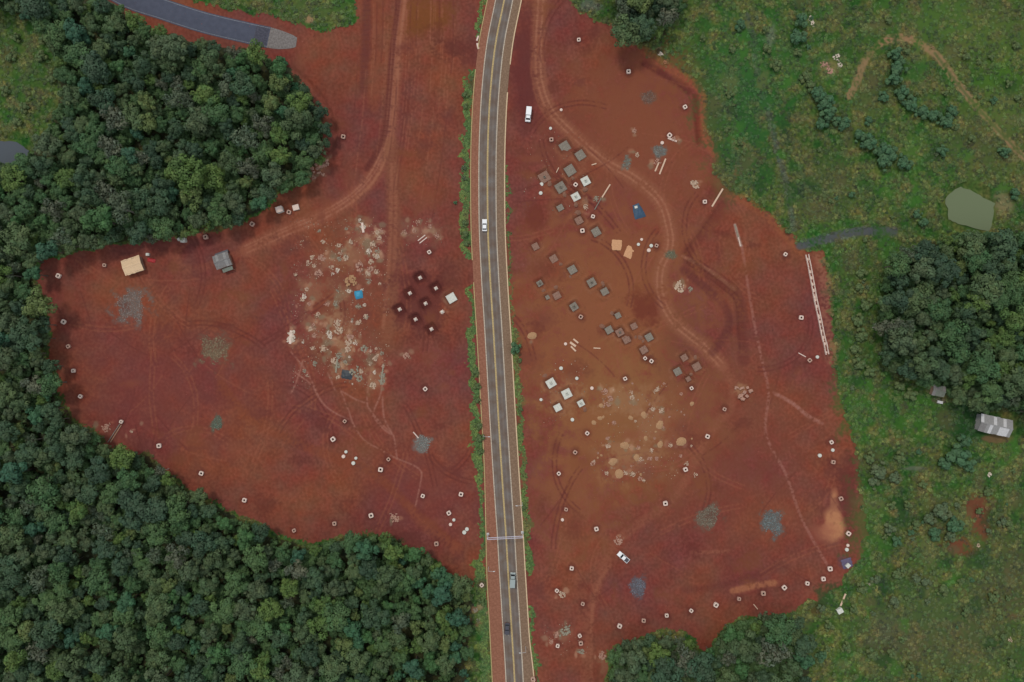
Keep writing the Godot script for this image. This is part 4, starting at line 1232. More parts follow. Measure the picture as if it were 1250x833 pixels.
func site_objects():
	for k in 46:
		var q := Vector2(rng.randf_range(722, 850), rng.randf_range(468, 592))
		RUBBLE.append([q.x, q.y, rng.randf_range(1.2, 3.2), [3, 4, 0, 4][rng.randi() % 4]])
	for k in 48:
		var q := Vector2(rng.randf_range(360, 472), rng.randf_range(270, 470))
		RUBBLE.append([q.x, q.y, rng.randf_range(1.5, 3.5), [0, 1, 2, 0][rng.randi() % 4]])
	for sl in SLABS:
		if sl[0] > 600 and rng.randf() < 0.65:
			var q: Vector2 = Vector2(sl[0], sl[1]) + Vector2.RIGHT.rotated(rng.randf() * TAU) * (sl[2] * 0.5 + rng.randf_range(4.0, 6.5))
			RUBBLE.append([q.x, q.y, rng.randf_range(1.8, 3.2), 5])
	var heaps := []
	for k in 7: heaps.append(heap_mesh(100 + k, 20 + k * 3))
	var mounds := [mound_mesh(1), mound_mesh(2), mound_mesh(3)]
	for i in RUBBLE.size():
		var r: Array = RUBBLE[i]
		var x: float = r[0]
		var y: float = r[1]
		var tone: String = ["cream", "white", "grey", "tan", "pinkish", "brown"][r[3]]
		var zone := "in the debris field by the blue tarpaulin"
		if x < 345: zone = "by the pole at the wood edge"
		elif x < 600 and (y < 240 or y > 480 or x > 485): zone = "on the red earth round the debris field"
		elif x >= 600 and x < 900: zone = "near the footing slabs" if y < 440 else ("on the brown soil below the footings" if y < 620 else "on the red earth by the row of collars")
		elif x >= 900: zone = "among the grassland shrubs" if (y < 300 or x > 1040) else "beside the haul track end"
		if r[3] == 5 or r[3] == 3 and x > 600:
			var o := one("soil_heap", mounds[i % 3], M.rub[r[3]], W(x, y, 0.0), rng.randf() * TAU, "rounded " + tone + " soil heap " + zone, "soil heap", tone + " soil heaps " + zone)
			o.scale = Vector3(r[2] * S * 1.25, 0.7 + r[2] * 0.14, r[2] * S * 1.0)
		else:
			var o := one("rubble_heap", heaps[i % 7], M.rub[r[3]], W(x, y, 0.0), rng.randf() * TAU, tone + " heap of broken blocks " + zone, "rubble heap", tone + " rubble heaps " + zone)
			var k: float = r[2] * S
			o.scale = Vector3(k * rng.randf_range(0.8, 1.25), k * 0.8, k * rng.randf_range(0.8, 1.25))
	# fine crumbs nobody could count
	var chunk := MB.new()
	chunk.box(Transform3D(Basis.from_euler(Vector3(0.2, 0.3, 0.1)), Vector3.ZERO), Vector3(1, 0.5, 0.8), 0.12)
	var crumbs := []
	var cols := []
	for q in [[355,475,265,475,1500],[490,540,265,300,90],[640,720,160,260,120],[725,835,470,590,420],[660,720,440,520,140],[660,720,760,800,80]]:
		for k in q[4]:
			var x := rng.randf_range(q[0], q[1])
			var y := rng.randf_range(q[2], q[3])
			var i := (int(y) - GY0) * TW + int(x) - GX0
			if nD[i] + rng.randi_range(-50, 50) < 120: continue
			var sz := rng.randf_range(0.1, 0.34)
			crumbs.append(Transform3D(Basis(Vector3.UP, rng.randf() * TAU).scaled(Vector3(sz, sz, sz) * Vector3(1, rng.randf_range(0.4, 0.9), rng.randf_range(0.6, 1.4))), W(x, y, 0.02)))
			var c: Color = [Color(0.46, 0.27, 0.18), Color(0.5, 0.36, 0.25), Color(0.26, 0.2, 0.14), Color(0.38, 0.18, 0.12), Color(0.55, 0.44, 0.32)][rng.randi() % 5]
			cols.append(c * rng.randf_range(0.45, 1.0))
	multi("scattered_rubble", chunk.mesh(), crumbs, cols, mat(Color(1, 1, 1), 0.95, true), "scattered pale crumbs of rubble on the bare earth", "rubble")
	var clods := []
	var clod_cols := []
	for k in 52000:
		var x := rng.randf_range(45, 1060)
		var y := rng.randf_range(-15, 845)
		var i := (int(y) - GY0) * TW + int(x) - GX0
		if cls[i] != 1 or absf(x - road_x(y)) < 32.0: continue
		if nB[i] + rng.randi_range(-60, 60) < 118: continue
		var sz := rng.randf_range(0.06, 0.2) * (1.8 if rng.randf() < 0.1 else 1.0)
		clods.append(Transform3D(Basis.from_euler(Vector3(rng.randf(), rng.randf() * TAU, rng.randf())).scaled(Vector3(sz, sz, sz)), W(x, y, 0.02)))
		clod_cols.append(srgb(tex[i * 3], tex[i * 3 + 1], tex[i * 3 + 2]).srgb_to_linear() * rng.randf_range(0.8, 1.5))
	multi("earth_clods", chunk.mesh(), clods, clod_cols, mat(Color(1, 1, 1), 0.95, true), "loose clods of red earth strewn over the site", "earth")
	# tarpaulins
	for q in [["tarpaulin", 438, 360, 3.1, 3.0, 0.9, 0.2, "blue_tarp", "bright blue tarpaulin over a heap in the debris field"], ["tarpaulin", 779, 258, 2.6, 5.4, 0.6, 0.35, "navy_tarp", "dark blue tarpaulin beside the haul track bend"], ["tarpaulin", 424, 458, 4.6, 3.4, 0.4, -0.15, "black_tarp", "black tarpaulin at the foot of the debris field"], ["tarpaulin", 752.8, 299.4, 3.8, 3.8, 0.1, -0.05, "tan_tarp", "square tan sheet spread on the brown soil"], ["tarpaulin", 768.2, 307.8, 3.3, 4.4, 0.15, -0.4, "tan_tarp", "longer tan sheet with a pulled corner"], ["tarpaulin", 185, 318, 3.2, 1.5, 0.5, -0.2, "red_tarp", "crumpled red tarpaulin beside the cream roofed shed"], ["tarpaulin", 1034, 688, 4.0, 3.6, 0.25, 0.3, "violet_tarp", "dull violet tarpaulin at the grassland edge"]]:
		one(q[0], tarp_mesh(int(q[1]), q[3], q[4], q[5], -0.75 if q[7] == "navy_tarp" else 0.08), M[q[7]], W(q[1], q[2], 0.0), q[6], q[8], "tarpaulin")
	# tanks and crates
	for q in [[343, 257, 2.3, 1.9, 0.3, "white square tank lid standing at the wood edge"], [224.8, 293.8, 1.7, 1.5, 0.1, "larger white box at the wood edge by the sheds"], [219.5, 292.5, 1.1, 1.0, 0.5, "smaller white box beside the larger white box"], [1034, 690, 1.5, 1.0, 0.8, "white crate standing on the violet tarpaulin"], [1023, 744, 2.0, 1.2, 0.5, "white box by the timber beam in the grass"], [776, 253.5, 1.0, 0.9, 0.2, "small pale crate at the corner of the dark blue tarpaulin"], [362, 254, 2.2, 0.6, 0.25, "pale board pallet beside the collar at the wood edge"], [181, 311, 1.1, 0.8, 0.0, "small white crate by the crumpled red tarpaulin"]]:
		var o := thing("storage_box", W(q[0], q[1], 0.0), q[4], q[5], "box")
		var mb := MB.new()
		mb.box(Transform3D(Basis(), Vector3(0, q[3] * 0.35, 0)), Vector3(q[2], q[3] * 1.3, q[2] * 0.85), 0.06)
		part("body", mb.mesh(), M.concrete_white, o)
		mb = MB.new()
		mb.box(Transform3D(Basis(), Vector3(0, q[3] + 0.04, 0)), Vector3(q[2] * 1.05, 0.1, q[2] * 0.9), 0.04)
		part("lid", mb.mesh(), M.collar if q[2] > 2 else M.concrete_white, o)
	# beams, poles and boards lying about: x0, y0, x1, y1, width in m, material, name, label
	for q in [[804.5,198,799.5,209.5,0.5,"pale_wood","timber_beam","shorter pale beam below the grey gravel patch"],[812.5,194,805,213,0.55,"pale_wood","timber_beam","longer pale beam below the grey gravel patch"],[882.5,230.5,869,252.5,0.6,"pale_wood","timber_beam","long pale beam lying across the dug bank"],[745,225,735,241,0.5,"pale_wood","timber_beam","pinkish beam end to end with a grey pole by the haul track"],[734,242,726,256,0.4,"concrete_grey","steel_pole","grey pole end to end with a pinkish beam"],[145.5,518,132,540,0.35,"concrete_grey","steel_pole","grey pole lying across the soil by the large wood"],[147.5,519,135,540,0.3,"wood","timber_beam","brown beam beside the grey pole by the large wood"],[700,414,706,419,0.6,"pale_wood","timber_board","top board of three by the white footings"],[696,418,703,423,0.8,"pale_wood","timber_board","middle board of three by the white footings"],[697,423,703,429,0.6,"pale_wood","timber_board","last board of three by the white footings"],[1031.5,724.5,1025,739,0.6,"pale_wood","timber_beam","cream beam lying in grass by the white box"],[504.5,527.5,511,535,0.45,"collar","steel_pole","pale pipe end in the grey gravel heap by the wash channel"],[897,275,901,290,0.4,"rub2","steel_pole","pale drain pipe laid on the red earth"],[901,290,903.5,301,0.35,"collar","steel_pole","soil stained end of the pale drain pipe"],[975,431,984,436,0.3,"collar","timber_board","thin board by the collar near the channel end"],[584,44,582,50,0.6,"collar","timber_board","crooked board at the broken kerb end"],[582.5,53,584,60,0.7,"collar","timber_board","fallen board past the broken kerb end"],[682,205,679,211,0.3,"pale_wood","timber_board","thin board between two grey slabs"],[722,202,728,200,0.4,"pale_wood","timber_board","short board beside the haul track ruts"],[724.5,425,733,425.5,0.4,"pale_wood","timber_board","short pale board on the brown soil"],[815,169,826,173,0.6,"collar","timber_beam","pale pinkish beam beside a collar on the bank"],[510,294,519,287,0.35,"collar","timber_board","board in the small rubble patch above the excavations"],[512,297,521,290,0.35,"collar","timber_board","second board in the small rubble patch above the excavations"],[920,738,925,744,0.3,"pale_wood","timber_board","thin board at the grass edge past the collars"],[442,272,443.5,284,0.8,"collar","timber_board","white plank standing out in the debris field"],[468,445,465,470,0.5,"rub2","timber_board","grey plank along the debris field edge"],[355,404,354,420,0.9,"collar","timber_board","broad white plank at the debris field corner"],[412,438,410,455,0.6,"rub2","timber_board","greenish grey plank by the black tarpaulin"]]:
		var a := W(q[0], q[1], 0.08)
		var b := W(q[2], q[3], 0.08)
		var mid := (a + b) * 0.5
		var d := b - a
		var bs := Basis.looking_at(d.normalized(), Vector3.UP)
		var mb := MB.new()
		if q[6] == "steel_pole":
			mb.tube(Vector3(0, 0, -d.length() * 0.5), Vector3(0, 0, d.length() * 0.5), q[4] * 0.5, q[4] * 0.5, 10)
		else:
			mb.box(Transform3D(), Vector3(q[4], 0.22, d.length()), 0.03)
		var m: Material = M.rub[2] if q[5] == "rub2" else M[q[5]]
		var o := one(q[6], mb.mesh(), m, mid, 0.0, q[7], "beam" if q[6] == "timber_beam" else ("pole" if q[6] == "steel_pole" else "board"))
		o.basis = bs
	# drain channel of precast lengths along the grassland edge
	var c0 := Vector2(984.5, 311)
	var c1 := Vector2(1010, 433)
	var dir := (c1 - c0).normalized()
	var ch := thing("drain_channel", W(c0.x, c0.y), 0.0, "long pale precast concrete drain channel along the grassland edge", "drain channel")
	var lens := 16
	for k in lens:
		var p := c0.lerp(c1, (k + 0.5) / lens) + Vector2(rng.randf_range(-0.25, 0.25), 0)
		var L := c0.distance_to(c1) * S / lens - 0.05
		var w := W(p.x, p.y)
		var mb := MB.new()
		var bs := Basis(Vector3.UP, atan2(dir.x, dir.y) + rng.randf_range(-0.015, 0.015))
		for sd in [-1.0, 1.0]:
			mb.box(Transform3D(bs, bs * Vector3(0.5 * sd, 0.15, 0)), Vector3(0.26, 0.9, L), 0.03)
		mb.box(Transform3D(bs, bs * Vector3(0, -0.12, 0)), Vector3(0.74, 0.14, L - 0.02))
		var o := part("channel_length", mb.mesh(), M.collar, ch)
		o.position = w - ch.position + Vector3(0, 0.05, 0)

func multi(called: String, m: Mesh, xf: Array, cols: Array, mt: Material, label: String, cat: String, kind := "stuff"):
	var mm := MultiMesh.new()
	mm.transform_format = MultiMesh.TRANSFORM_3D
	mm.use_colors = true
	mm.mesh = m
	mm.instance_count = xf.size()
	for i in xf.size():
		mm.set_instance_transform(i, xf[i])
		mm.set_instance_color(i, cols[i])
	var o := MultiMeshInstance3D.new()
	o.multimesh = mm
	o.material_override = mt
	o.name = numbered(called)
	add_child(o)
	tag(o, label, cat, "", kind)

func gravel():
	var st := MB.new()
	st.layers(Transform3D(), [[-0.3, -0.4, 0.4, -0.35, 0.35], [0.05, -0.5, 0.48, -0.46, 0.5], [0.35, -0.25, 0.3, -0.28, 0.2]])
	var sm := st.mesh()
	var mt := mat(Color(1, 1, 1), 0.95, true)
	var where := ["near the cream roofed shed", "in the open red lot", "small and greenish in the open red lot", "heaped beside the wash channel", "round and brown grey near the big earth track", "bluish grey beside the sandy patch", "bluish beside the white pickup", "brownish near the cut bank", "above the two pale beams", "beside the haul track ruts", "under the haul track fork"]
	for k in GRAVEL.size():
		var g: Array = GRAVEL[k]
		var xf := []
		var cols := []
		var base := srgb(g[4], g[5], g[6]).srgb_to_linear()
		for q in int(g[2] * g[3] * 2.2):
			var t := rng.randf() * TAU
			var d := sqrt(rng.randf()) * rng.randf_range(0.75, 1.0)
			var x: float = g[0] + cos(t) * d * g[2]
			var y: float = g[1] + sin(t) * d * g[3]
			var i := (int(y) - GY0) * TW + int(x) - GX0
			if nB[i] > 110 + (1.0 - d) * 160: continue
			var sz := rng.randf_range(0.1, 0.34)
			xf.append(Transform3D(Basis(Vector3.UP, rng.randf() * TAU).scaled(Vector3(sz, sz * 0.7, sz)), W(x, y, 0.03)))
			cols.append(base * rng.randf_range(0.6, 1.7))
		multi("gravel_patch", sm, xf, cols, mt, "patch of grey crushed stone " + where[k], "gravel")

# ------------------------------------------------------------------ vehicles
func wheel(root: Node3D, x: float, z: float, r: float, w: float):
	var mb := MB.new()
	mb.tube(Vector3(-w * 0.5, 0, 0), Vector3(w * 0.5, 0, 0), r, r, 14)
	var o := part("wheel", mb.mesh(), M.rubber, root)
	o.position = Vector3(x, r, z)
	mb = MB.new()
	var sd := signf(x)
	mb.tube(Vector3(sd * w * 0.5, 0, 0), Vector3(sd * (w * 0.5 + 0.015), 0, 0), r * 0.6, r * 0.55, 10)
	part("rim", mb.mesh(), M.steel, o)

# kind: 0 car, 1 van with box, 2 pickup. The vehicle points along -z.
func vehicle(called: String, at: Vector3, turn: float, kind: int, paint: Material, label: String, cat: String):
	var L: float = [4.4, 5.2, 4.9][kind]
	var Wd: float = [1.78, 1.95, 1.85][kind]
	var o := thing(called, at, turn, label, cat)
	var hl := L * 0.5
	var hw := Wd * 0.5
	var mb := MB.new()
	mb.layers(Transform3D(), [[0.22, -hw * 0.92, hw * 0.92, -hl * 0.95, hl * 0.96], [0.45, -hw, hw, -hl, hl], [0.72, -hw, hw, -hl * 0.99, hl], [0.9, -hw * 0.95, hw * 0.95, -hl * 0.93, hl * 0.97], [0.96, -hw * 0.86, hw * 0.86, -hl * 0.85, hl * 0.93]])
	part("body", mb.mesh(), paint, o)
	var cab: Array = [[0.93, 1.48, -0.62, 1.75, -0.02, 1.3], [0.93, 1.75, -2.0, -0.5, -1.55, -0.55], [0.93, 1.68, -1.1, 0.75, -0.55, 0.6]][kind]
	mb = MB.new()
	mb.layers(Transform3D(), [[cab[0], -hw * 0.88, hw * 0.88, cab[2], cab[3]], [cab[1] - 0.06, -hw * 0.72, hw * 0.72, cab[4] - 0.02, cab[5] + 0.02]])
	part("window_band", mb.mesh(), M.glass, o)
	mb = MB.new()
	mb.layers(Transform3D(), [[cab[1] - 0.058, -hw * 0.735, hw * 0.735, cab[4] - 0.03, cab[5] + 0.03], [cab[1], -hw * 0.66, hw * 0.66, cab[4] + 0.06, cab[5] - 0.06]])
	part("roof", mb.mesh(), paint, o)
	for sd in [-1.0, 1.0]:
		for zz in [[cab[2], cab[4]], [cab[3], cab[5]]]:
			mb = MB.new()
			mb.tube(Vector3(hw * 0.885 * sd, cab[0], zz[0]), Vector3(hw * 0.73 * sd, cab[1] - 0.06, zz[1]), 0.045, 0.04, 6)
			part("pillar", mb.mesh(), paint, o)
	if kind == 1:
		mb = MB.new()
		mb.layers(Transform3D(), [[0.75, -hw * 0.98, hw * 0.98, -0.45, hl * 0.99], [2.1, -hw * 0.98, hw * 0.98, -0.45, hl * 0.99], [2.16, -hw * 0.93, hw * 0.93, -0.4, hl * 0.96]])
		part("cargo_box", mb.mesh(), paint, o)
	if kind == 2:
		mb = MB.new()
		mb.box(Transform3D(Basis(), Vector3(0, 0.975, 1.55)), Vector3(hw * 1.55, 0.03, 1.3))
		part("load_bed", mb.mesh(), M.dark_paint, o)
		for sd in [-1.0, 1.0]:
			mb = MB.new()
			mb.box(Transform3D(Basis(), Vector3(hw * 0.88 * sd, 1.05, 1.55)), Vector3(0.14, 0.22, 1.5), 0.03)
			part("bed_side", mb.mesh(), paint, o)
	for sd in [-1.0, 1.0]:
		mb = MB.new()
		mb.box(Transform3D(Basis(), Vector3(hw * 0.7 * sd, 0.68, -hl * 0.985)), Vector3(0.36, 0.16, 0.1), 0.02)
		part("headlight", mb.mesh(), M.lamp, o)
		mb = MB.new()
		mb.box(Transform3D(Basis(), Vector3(hw * 0.75 * sd, 0.72, hl * 0.99)), Vector3(0.28, 0.18, 0.08), 0.02)
		part("tail_light", mb.mesh(), M.tail, o)
		mb = MB.new()
		mb.box(Transform3D(Basis(), Vector3(hw * 1.06 * sd, 0.98, cab[2] + 0.25)), Vector3(0.2, 0.14, 0.1), 0.03)
		part("mirror", mb.mesh(), paint, o)
		for zz in [-hl * 0.6, hl * 0.58]:
			wheel(o, (hw - 0.1) * sd, zz, 0.32, 0.22)
	return o

func vehicles():
	vehicle("car", Vector3((591.6 - PX) * S, 0.07, (275.5 - PY) * S), 0.0, 0, M.white_paint, "white car driving on the asphalt road", "car")
	vehicle("delivery_van", W(645, 140.5, -0.03), PI - 0.1, 1, M.white_paint, "white box van parked on red earth by the road", "van")
	vehicle("pickup_truck", W(760.7, 679.8, -0.03), 0.86, 2, M.white_paint, "white pickup truck standing on the red earth", "pickup")
	vehicle("delivery_van", Vector3((625.8 - PX) * S, 0.07, (707 - PY) * S), -0.05, 1, M.grey_paint, "grey van driving on the asphalt road below the gantry", "van")
	vehicle("car", Vector3((619 - PX) * S, 0.07, (767 - PY) * S), PI - 0.05, 0, M.dark_paint, "dark car driving on the asphalt road below the gantry", "car")

# ------------------------------------------------------------------ plants
func crown_mesh(sd: int, lobes: int, leaves: int, size: float, flat: float, hue: float, twigs := false) -> ArrayMesh:
	var r := RandomNumberGenerator.new()
	r.seed = sd
	var mb := MB.new()
	var L := []
	for k in lobes:
		var d := Vector3(r.randfn(), r.randf_range(-0.35, 1.1), r.randfn()).normalized()
		var dist := r.randf_range(0.3, 0.86)
		var lr := r.randf_range(0.15, 0.36)
		L.append([Vector3(d.x * dist, d.y * dist * flat, d.z * dist), lr, r.randf_range(0.8, 1.22), r.randf_range(-hue, hue)])
	L.append([Vector3(r.randf_range(-0.15, 0.15), 0.05, r.randf_range(-0.15, 0.15)), 0.48, 1.0, 0.0])
	var total := 0.0
	for q in L: total += q[1] * q[1]
	for q in L:
		var n := int(leaves * q[1] * q[1] / total)
		for k in n:
			var d := Vector3(r.randfn(), r.randfn() + 0.45, r.randfn()).normalized()
			var p: Vector3 = q[0] + d * q[1] * r.randf_range(0.72, 1.08) * Vector3(1, 0.85, 1)
			var nn := (d + Vector3(r.randfn(), r.randfn(), r.randfn()) * 0.35 + Vector3(0, 0.3, 0)).normalized()
			var t: float = q[2] * r.randf_range(0.84, 1.18)
			mb.leaf(p, nn, d, size * r.randf_range(0.65, 1.35), r.randf() * TAU, Color(clampf(0.62 * t * (1.0 + q[3]), 0, 1), clampf(0.62 * t, 0, 1), clampf(0.62 * t * (1.0 - q[3] * 0.5), 0, 1)))
	if twigs:
		mb.col = Color(0.8, 0.8, 0.74)
		for k in 46:
			var q: Array = L[r.randi() % L.size()]
			var a := Vector3(0, -0.35, 0).lerp(q[0], r.randf_range(0.3, 0.8))
			var d := Vector3(r.randfn(), r.randf_range(0.1, 1.0), r.randfn()).normalized()
			mb.tube(a, q[0] + d * q[1] * 1.25, 0.022, 0.012, 4, false)
	return mb.mesh()

func trunk_mesh(sd: int, tall: float, spread: float) -> ArrayMesh:
	var r := RandomNumberGenerator.new()
	r.seed = sd
	var mb := MB.new()
	mb.tube(Vector3(0, -0.4, 0), Vector3(0.1, tall * 0.6, 0.05), 0.24, 0.18, 8, false)
	mb.tube(Vector3(0.1, tall * 0.6, 0.05), Vector3(0, tall, 0), 0.18, 0.1, 8, false)
	for k in 5:
		var t := TAU * k / 5.0 + r.randf()
		mb.tube(Vector3(0.1, tall * r.randf_range(0.55, 0.8), 0.05), Vector3(cos(t) * spread, tall * r.randf_range(1.0, 1.2), sin(t) * spread), 0.1, 0.04, 6, false)
	return mb.mesh()

var tree_kinds := {}
func make_kinds():
	# kind: name, words, crown variants, leaves, leaf size, lobes, flatness, tints
	var defs := {
		"dark": ["dark_canopy_tree", "dark green rounded tree", 6, 2100, 0.07, 26, 0.6, [srgb(74, 104, 68), srgb(66, 96, 66)]],
		"olive": ["olive_canopy_tree", "olive green rounded tree", 4, 2000, 0.07, 24, 0.6, [srgb(86, 110, 66), srgb(92, 112, 74)]],
		"mid": ["broadleaf_tree", "mid green bushy tree", 5, 2000, 0.07, 28, 0.55, [srgb(88, 122, 68), srgb(78, 116, 66), srgb(96, 120, 72)]],
		"yellow": ["yellow_green_tree", "yellow green dense tree", 3, 1800, 0.064, 24, 0.6, [srgb(106, 136, 62), srgb(96, 128, 58), srgb(114, 134, 72)]],
		"grey": ["grey_twigged_tree", "pale twigged thin tree", 3, 620, 0.07, 13, 0.7, [srgb(98, 114, 86), srgb(106, 114, 90)]],
		"teal": ["fresh_green_tree", "fresh green leafy tree", 3, 1300, 0.09, 14, 0.65, [srgb(66, 114, 74), srgb(60, 106, 76), srgb(74, 118, 62)]],
	}
	var sd := 500
	for k in defs:
		var d: Array = defs[k]
		var crowns := []
		for v in d[2]:
			sd += 1
			crowns.append(crown_mesh(sd, d[5], d[3], d[4], d[6], 0.12, k == "grey"))
		var mats := []
		for c in d[7]: mats.append(leaf_mat(c))
		var protos := []
		for v in crowns.size():
			for m in mats:
				var n := Node3D.new()
				n.set_meta("kindname", d[0])
				n.set_meta("category", "tree")
				var tr := MeshInstance3D.new()
				tr.name = "trunk"
				tr.mesh = trunk_mesh(sd + v, 1.0, 0.45)
				tr.material_override = M.pale_bark if k == "grey" else M.bark
				n.add_child(tr)
				var cr := MeshInstance3D.new()
				cr.name = "crown"
				cr.mesh = crowns[v]
				cr.material_override = m
				n.add_child(cr)
				protos.append(n)
		tree_kinds[k] = [protos, d[1]]

func plant_tree(kind: String, px: float, py: float, r: float, where: String, group: String, sizew := ""):
	var K: Array = tree_kinds[kind]
	var src: Node3D = K[0][rng.randi() % K[0].size()]
	var tall := r * rng.randf_range(1.05, 1.5) + 2.0
	var f := foot(px, py, tall + r * 0.3)
	var o := copy_of(src, W(f.x, f.y, -0.05), rng.randf() * TAU, Vector3.ONE, sizew + K[1] + " " + where, K[1] + "s " + group)
	var tr: Node3D = o.get_node("trunk")
	tr.scale = Vector3(r / 3.6, tall, r / 3.6)
	var cr: Node3D = o.get_node("crown")
	cr.position.y = tall
	cr.scale = Vector3(r, r * rng.randf_range(0.85, 1.15), r)
	cr.rotation.y = rng.randf() * TAU

func zone_of(x: float, y: float) -> Array:
	if x < 420 and y < 316: return ["in the wood between lane and sheds", "in the wood between lane and sheds"]
	if x < 470 or y > 833 and x < 600: return ["in the large wood along the collars", "in the large wood along the collars"]
	if x < 620: return ["in the scrubby wood corner by the road", "in the scrubby wood corner by the road"]
	if x > 1050: return ["in the wood behind the house", "in the wood behind the house"]
	if y < 100: return ["in the clump by the cut bank", "in the clump by the cut bank"]
	return ["in the small wood past the collars", "in the small wood past the collars"]

var under := []
var under_col := []
func trees():
	make_kinds()
	var hash := {}
	var cell := 20.0
	# single trees that stand out: kind, x, y, radius in units, label tail
	var solo := [["yellow",228,212,24,"rising broad over the wood behind the sheds"],["yellow",258,214,17,"beside the broad yellow green crown"],["teal",120,268,22,"at the wood edge above the cream roofed shed"],["grey",215,122,18,"in the middle of the wood by the lane"],["grey",300,170,18,"near the rounded end of the wood"],["grey",318,152,15,"below its twin near the rounded wood end"],["grey",62,255,15,"deep in the wood beyond the sheds"],["grey",300,205,15,"above the white tank lid"],["yellow",178,125,14,"in the middle of the wood by the lane"],["yellow",180,150,14,"below another in the wood by the lane"],["teal",338,82,13,"at the wood tip by the lane end"],["teal",285,88,10,"under the bend of the asphalt lane"],["yellow",340,190,16,"at the rounded end of the wood"],["yellow",330,125,15,"near the tip of the wood by the lane"],["grey",337,690,10,"in the large wood, small and silvery"],["yellow",395,740,16,"standing broad in the large wood"],["teal",540,708,16,"at the wood corner by the road"],["teal",432,768,15,"in the scrubby wood corner"],["grey",490,762,15,"in the scrubby wood corner"],["teal",42,508,14,"at the wood edge by the collars"],["teal",895,775,15,"bright in the small wood past the collars"],["yellow",1225,453,15,"at the wood edge past the metal roofed house"],["yellow",1184,462,13,"beside the mossy roofed hut"],["yellow",1178,312,10,"at the tip of the wood by the green pond"],["teal",230,730,9,"in the large wood, small and bright"]]
	for q in solo:
		plant_tree(q[0], q[1], q[2], q[3] * S, q[4], "standing out singly")
		put(hash, cell, Vector2(q[1], q[2]), q[3])
	var list := [[FOREST_A, -30, -30, 610, 865, 9000], [FOREST_B, 1070, 280, 1285, 545, 1500], [FOREST_C, 735, 745, 990, 865, 1500], [FOREST_D, 750, -30, 835, 55, 500]]
	var count := 0
	for q in list:
		var poly := PackedVector2Array(q[0])
		for t in q[5]:
			var r := (rng.randf_range(15.0, 21.0) if t < q[5] * 0.03 else rng.randf_range(9.0, 16.5)) if t < q[5] * 0.3 else rng.randf_range(6.5, 11.0)
			var p := Vector2(rng.randf_range(q[1], q[3]), rng.randf_range(q[2], q[4]))
			if not in_poly(p, poly): continue
			if p.distance_to(Vector2(1147, 479)) < r + 9.0 or p.distance_to(Vector2(1218, 519)) < r + 20.0: continue
			if not is_clear(hash, cell, p, r, 0.6): continue
			put(hash, cell, p, r)
			var i := (clampi(int(p.y), -99, 930) - GY0) * TW + clampi(int(p.x), -99, 1340) - GX0
			var z := rng.randf() + (nD[i] - 128) / 500.0
			var kind := "dark"
			if z > 0.36: kind = "olive"
			if z > 0.56: kind = "mid"
			if z > 0.87: kind = "yellow"
			if z < 0.045: kind = "grey"
			elif z < 0.12: kind = "teal"
			if p.x > 470 and p.x < 620 and p.y > 655 and rng.randf() < 0.8: kind = ["teal", "mid", "yellow", "teal", "yellow"][rng.randi() % 5]
			if p.x > 1050 and kind == "teal": kind = "dark"
			var zn := zone_of(p.x, p.y)
			var sizew := "broad" if r > 12.5 else ("small" if r < 9.0 else "middling")
			var rim := false
			for o in [Vector2(14, 0), Vector2(-14, 0), Vector2(0, 14), Vector2(0, -14)]:
				if not in_poly(p + o, poly): rim = true
			var wz: String = zn[0].replace("in the", "at the edge of the" if rim else "inside the")
			plant_tree(kind, p.x, p.y, r * S, wz, wz + " " + sizew, sizew + " ")
			count += 1
		# low growth between the trunks
		for t in int(q[5] * 0.85):
			var p := Vector2(rng.randf_range(q[1], q[3]), rng.randf_range(q[2], q[4]))
			if not in_poly(p, poly) or not in_poly(p + Vector2(9, 0), poly): continue
			var f := foot(p.x, p.y, 2.0)
			var sc := rng.randf_range(1.6, 3.4)
			under.append(Transform3D(Basis(Vector3.UP, rng.randf() * TAU).scaled(Vector3(sc, sc * rng.randf_range(0.8, 1.6), sc)), W(f.x, f.y, sc * 0.6)))
			under_col.append(Color(1, 1, 1))
	print("trees ", count)
	multi("forest_undergrowth", crown_mesh(900, 9, 260, 0.16, 0.7, 0.1), under, under_col, leaf_mat(srgb(88, 122, 68)), "dense leafy undergrowth between the trees of the woods", "undergrowth")
	for k in tree_kinds:
		for n in tree_kinds[k][0]: n.queue_free()

func leaf_plain() -> StandardMaterial3D:
	return mat(Color(1, 1, 1), 0.8, true)

func put(hash: Dictionary, cell: float, p: Vector2, r: float):
	var k := Vector2i(p / cell)
	if not hash.has(k): hash[k] = []
	hash[k].append([p, r])

func is_clear(hash: Dictionary, cell: float, p: Vector2, r: float, f: float) -> bool:
	var k := Vector2i(p / cell)
	for dx in range(-2, 3):
		for dy in range(-2, 3):
			for q in hash.get(k + Vector2i(dx, dy), []):
				if p.distance_to(q[0]) < (r + q[1]) * f: return false
	return true

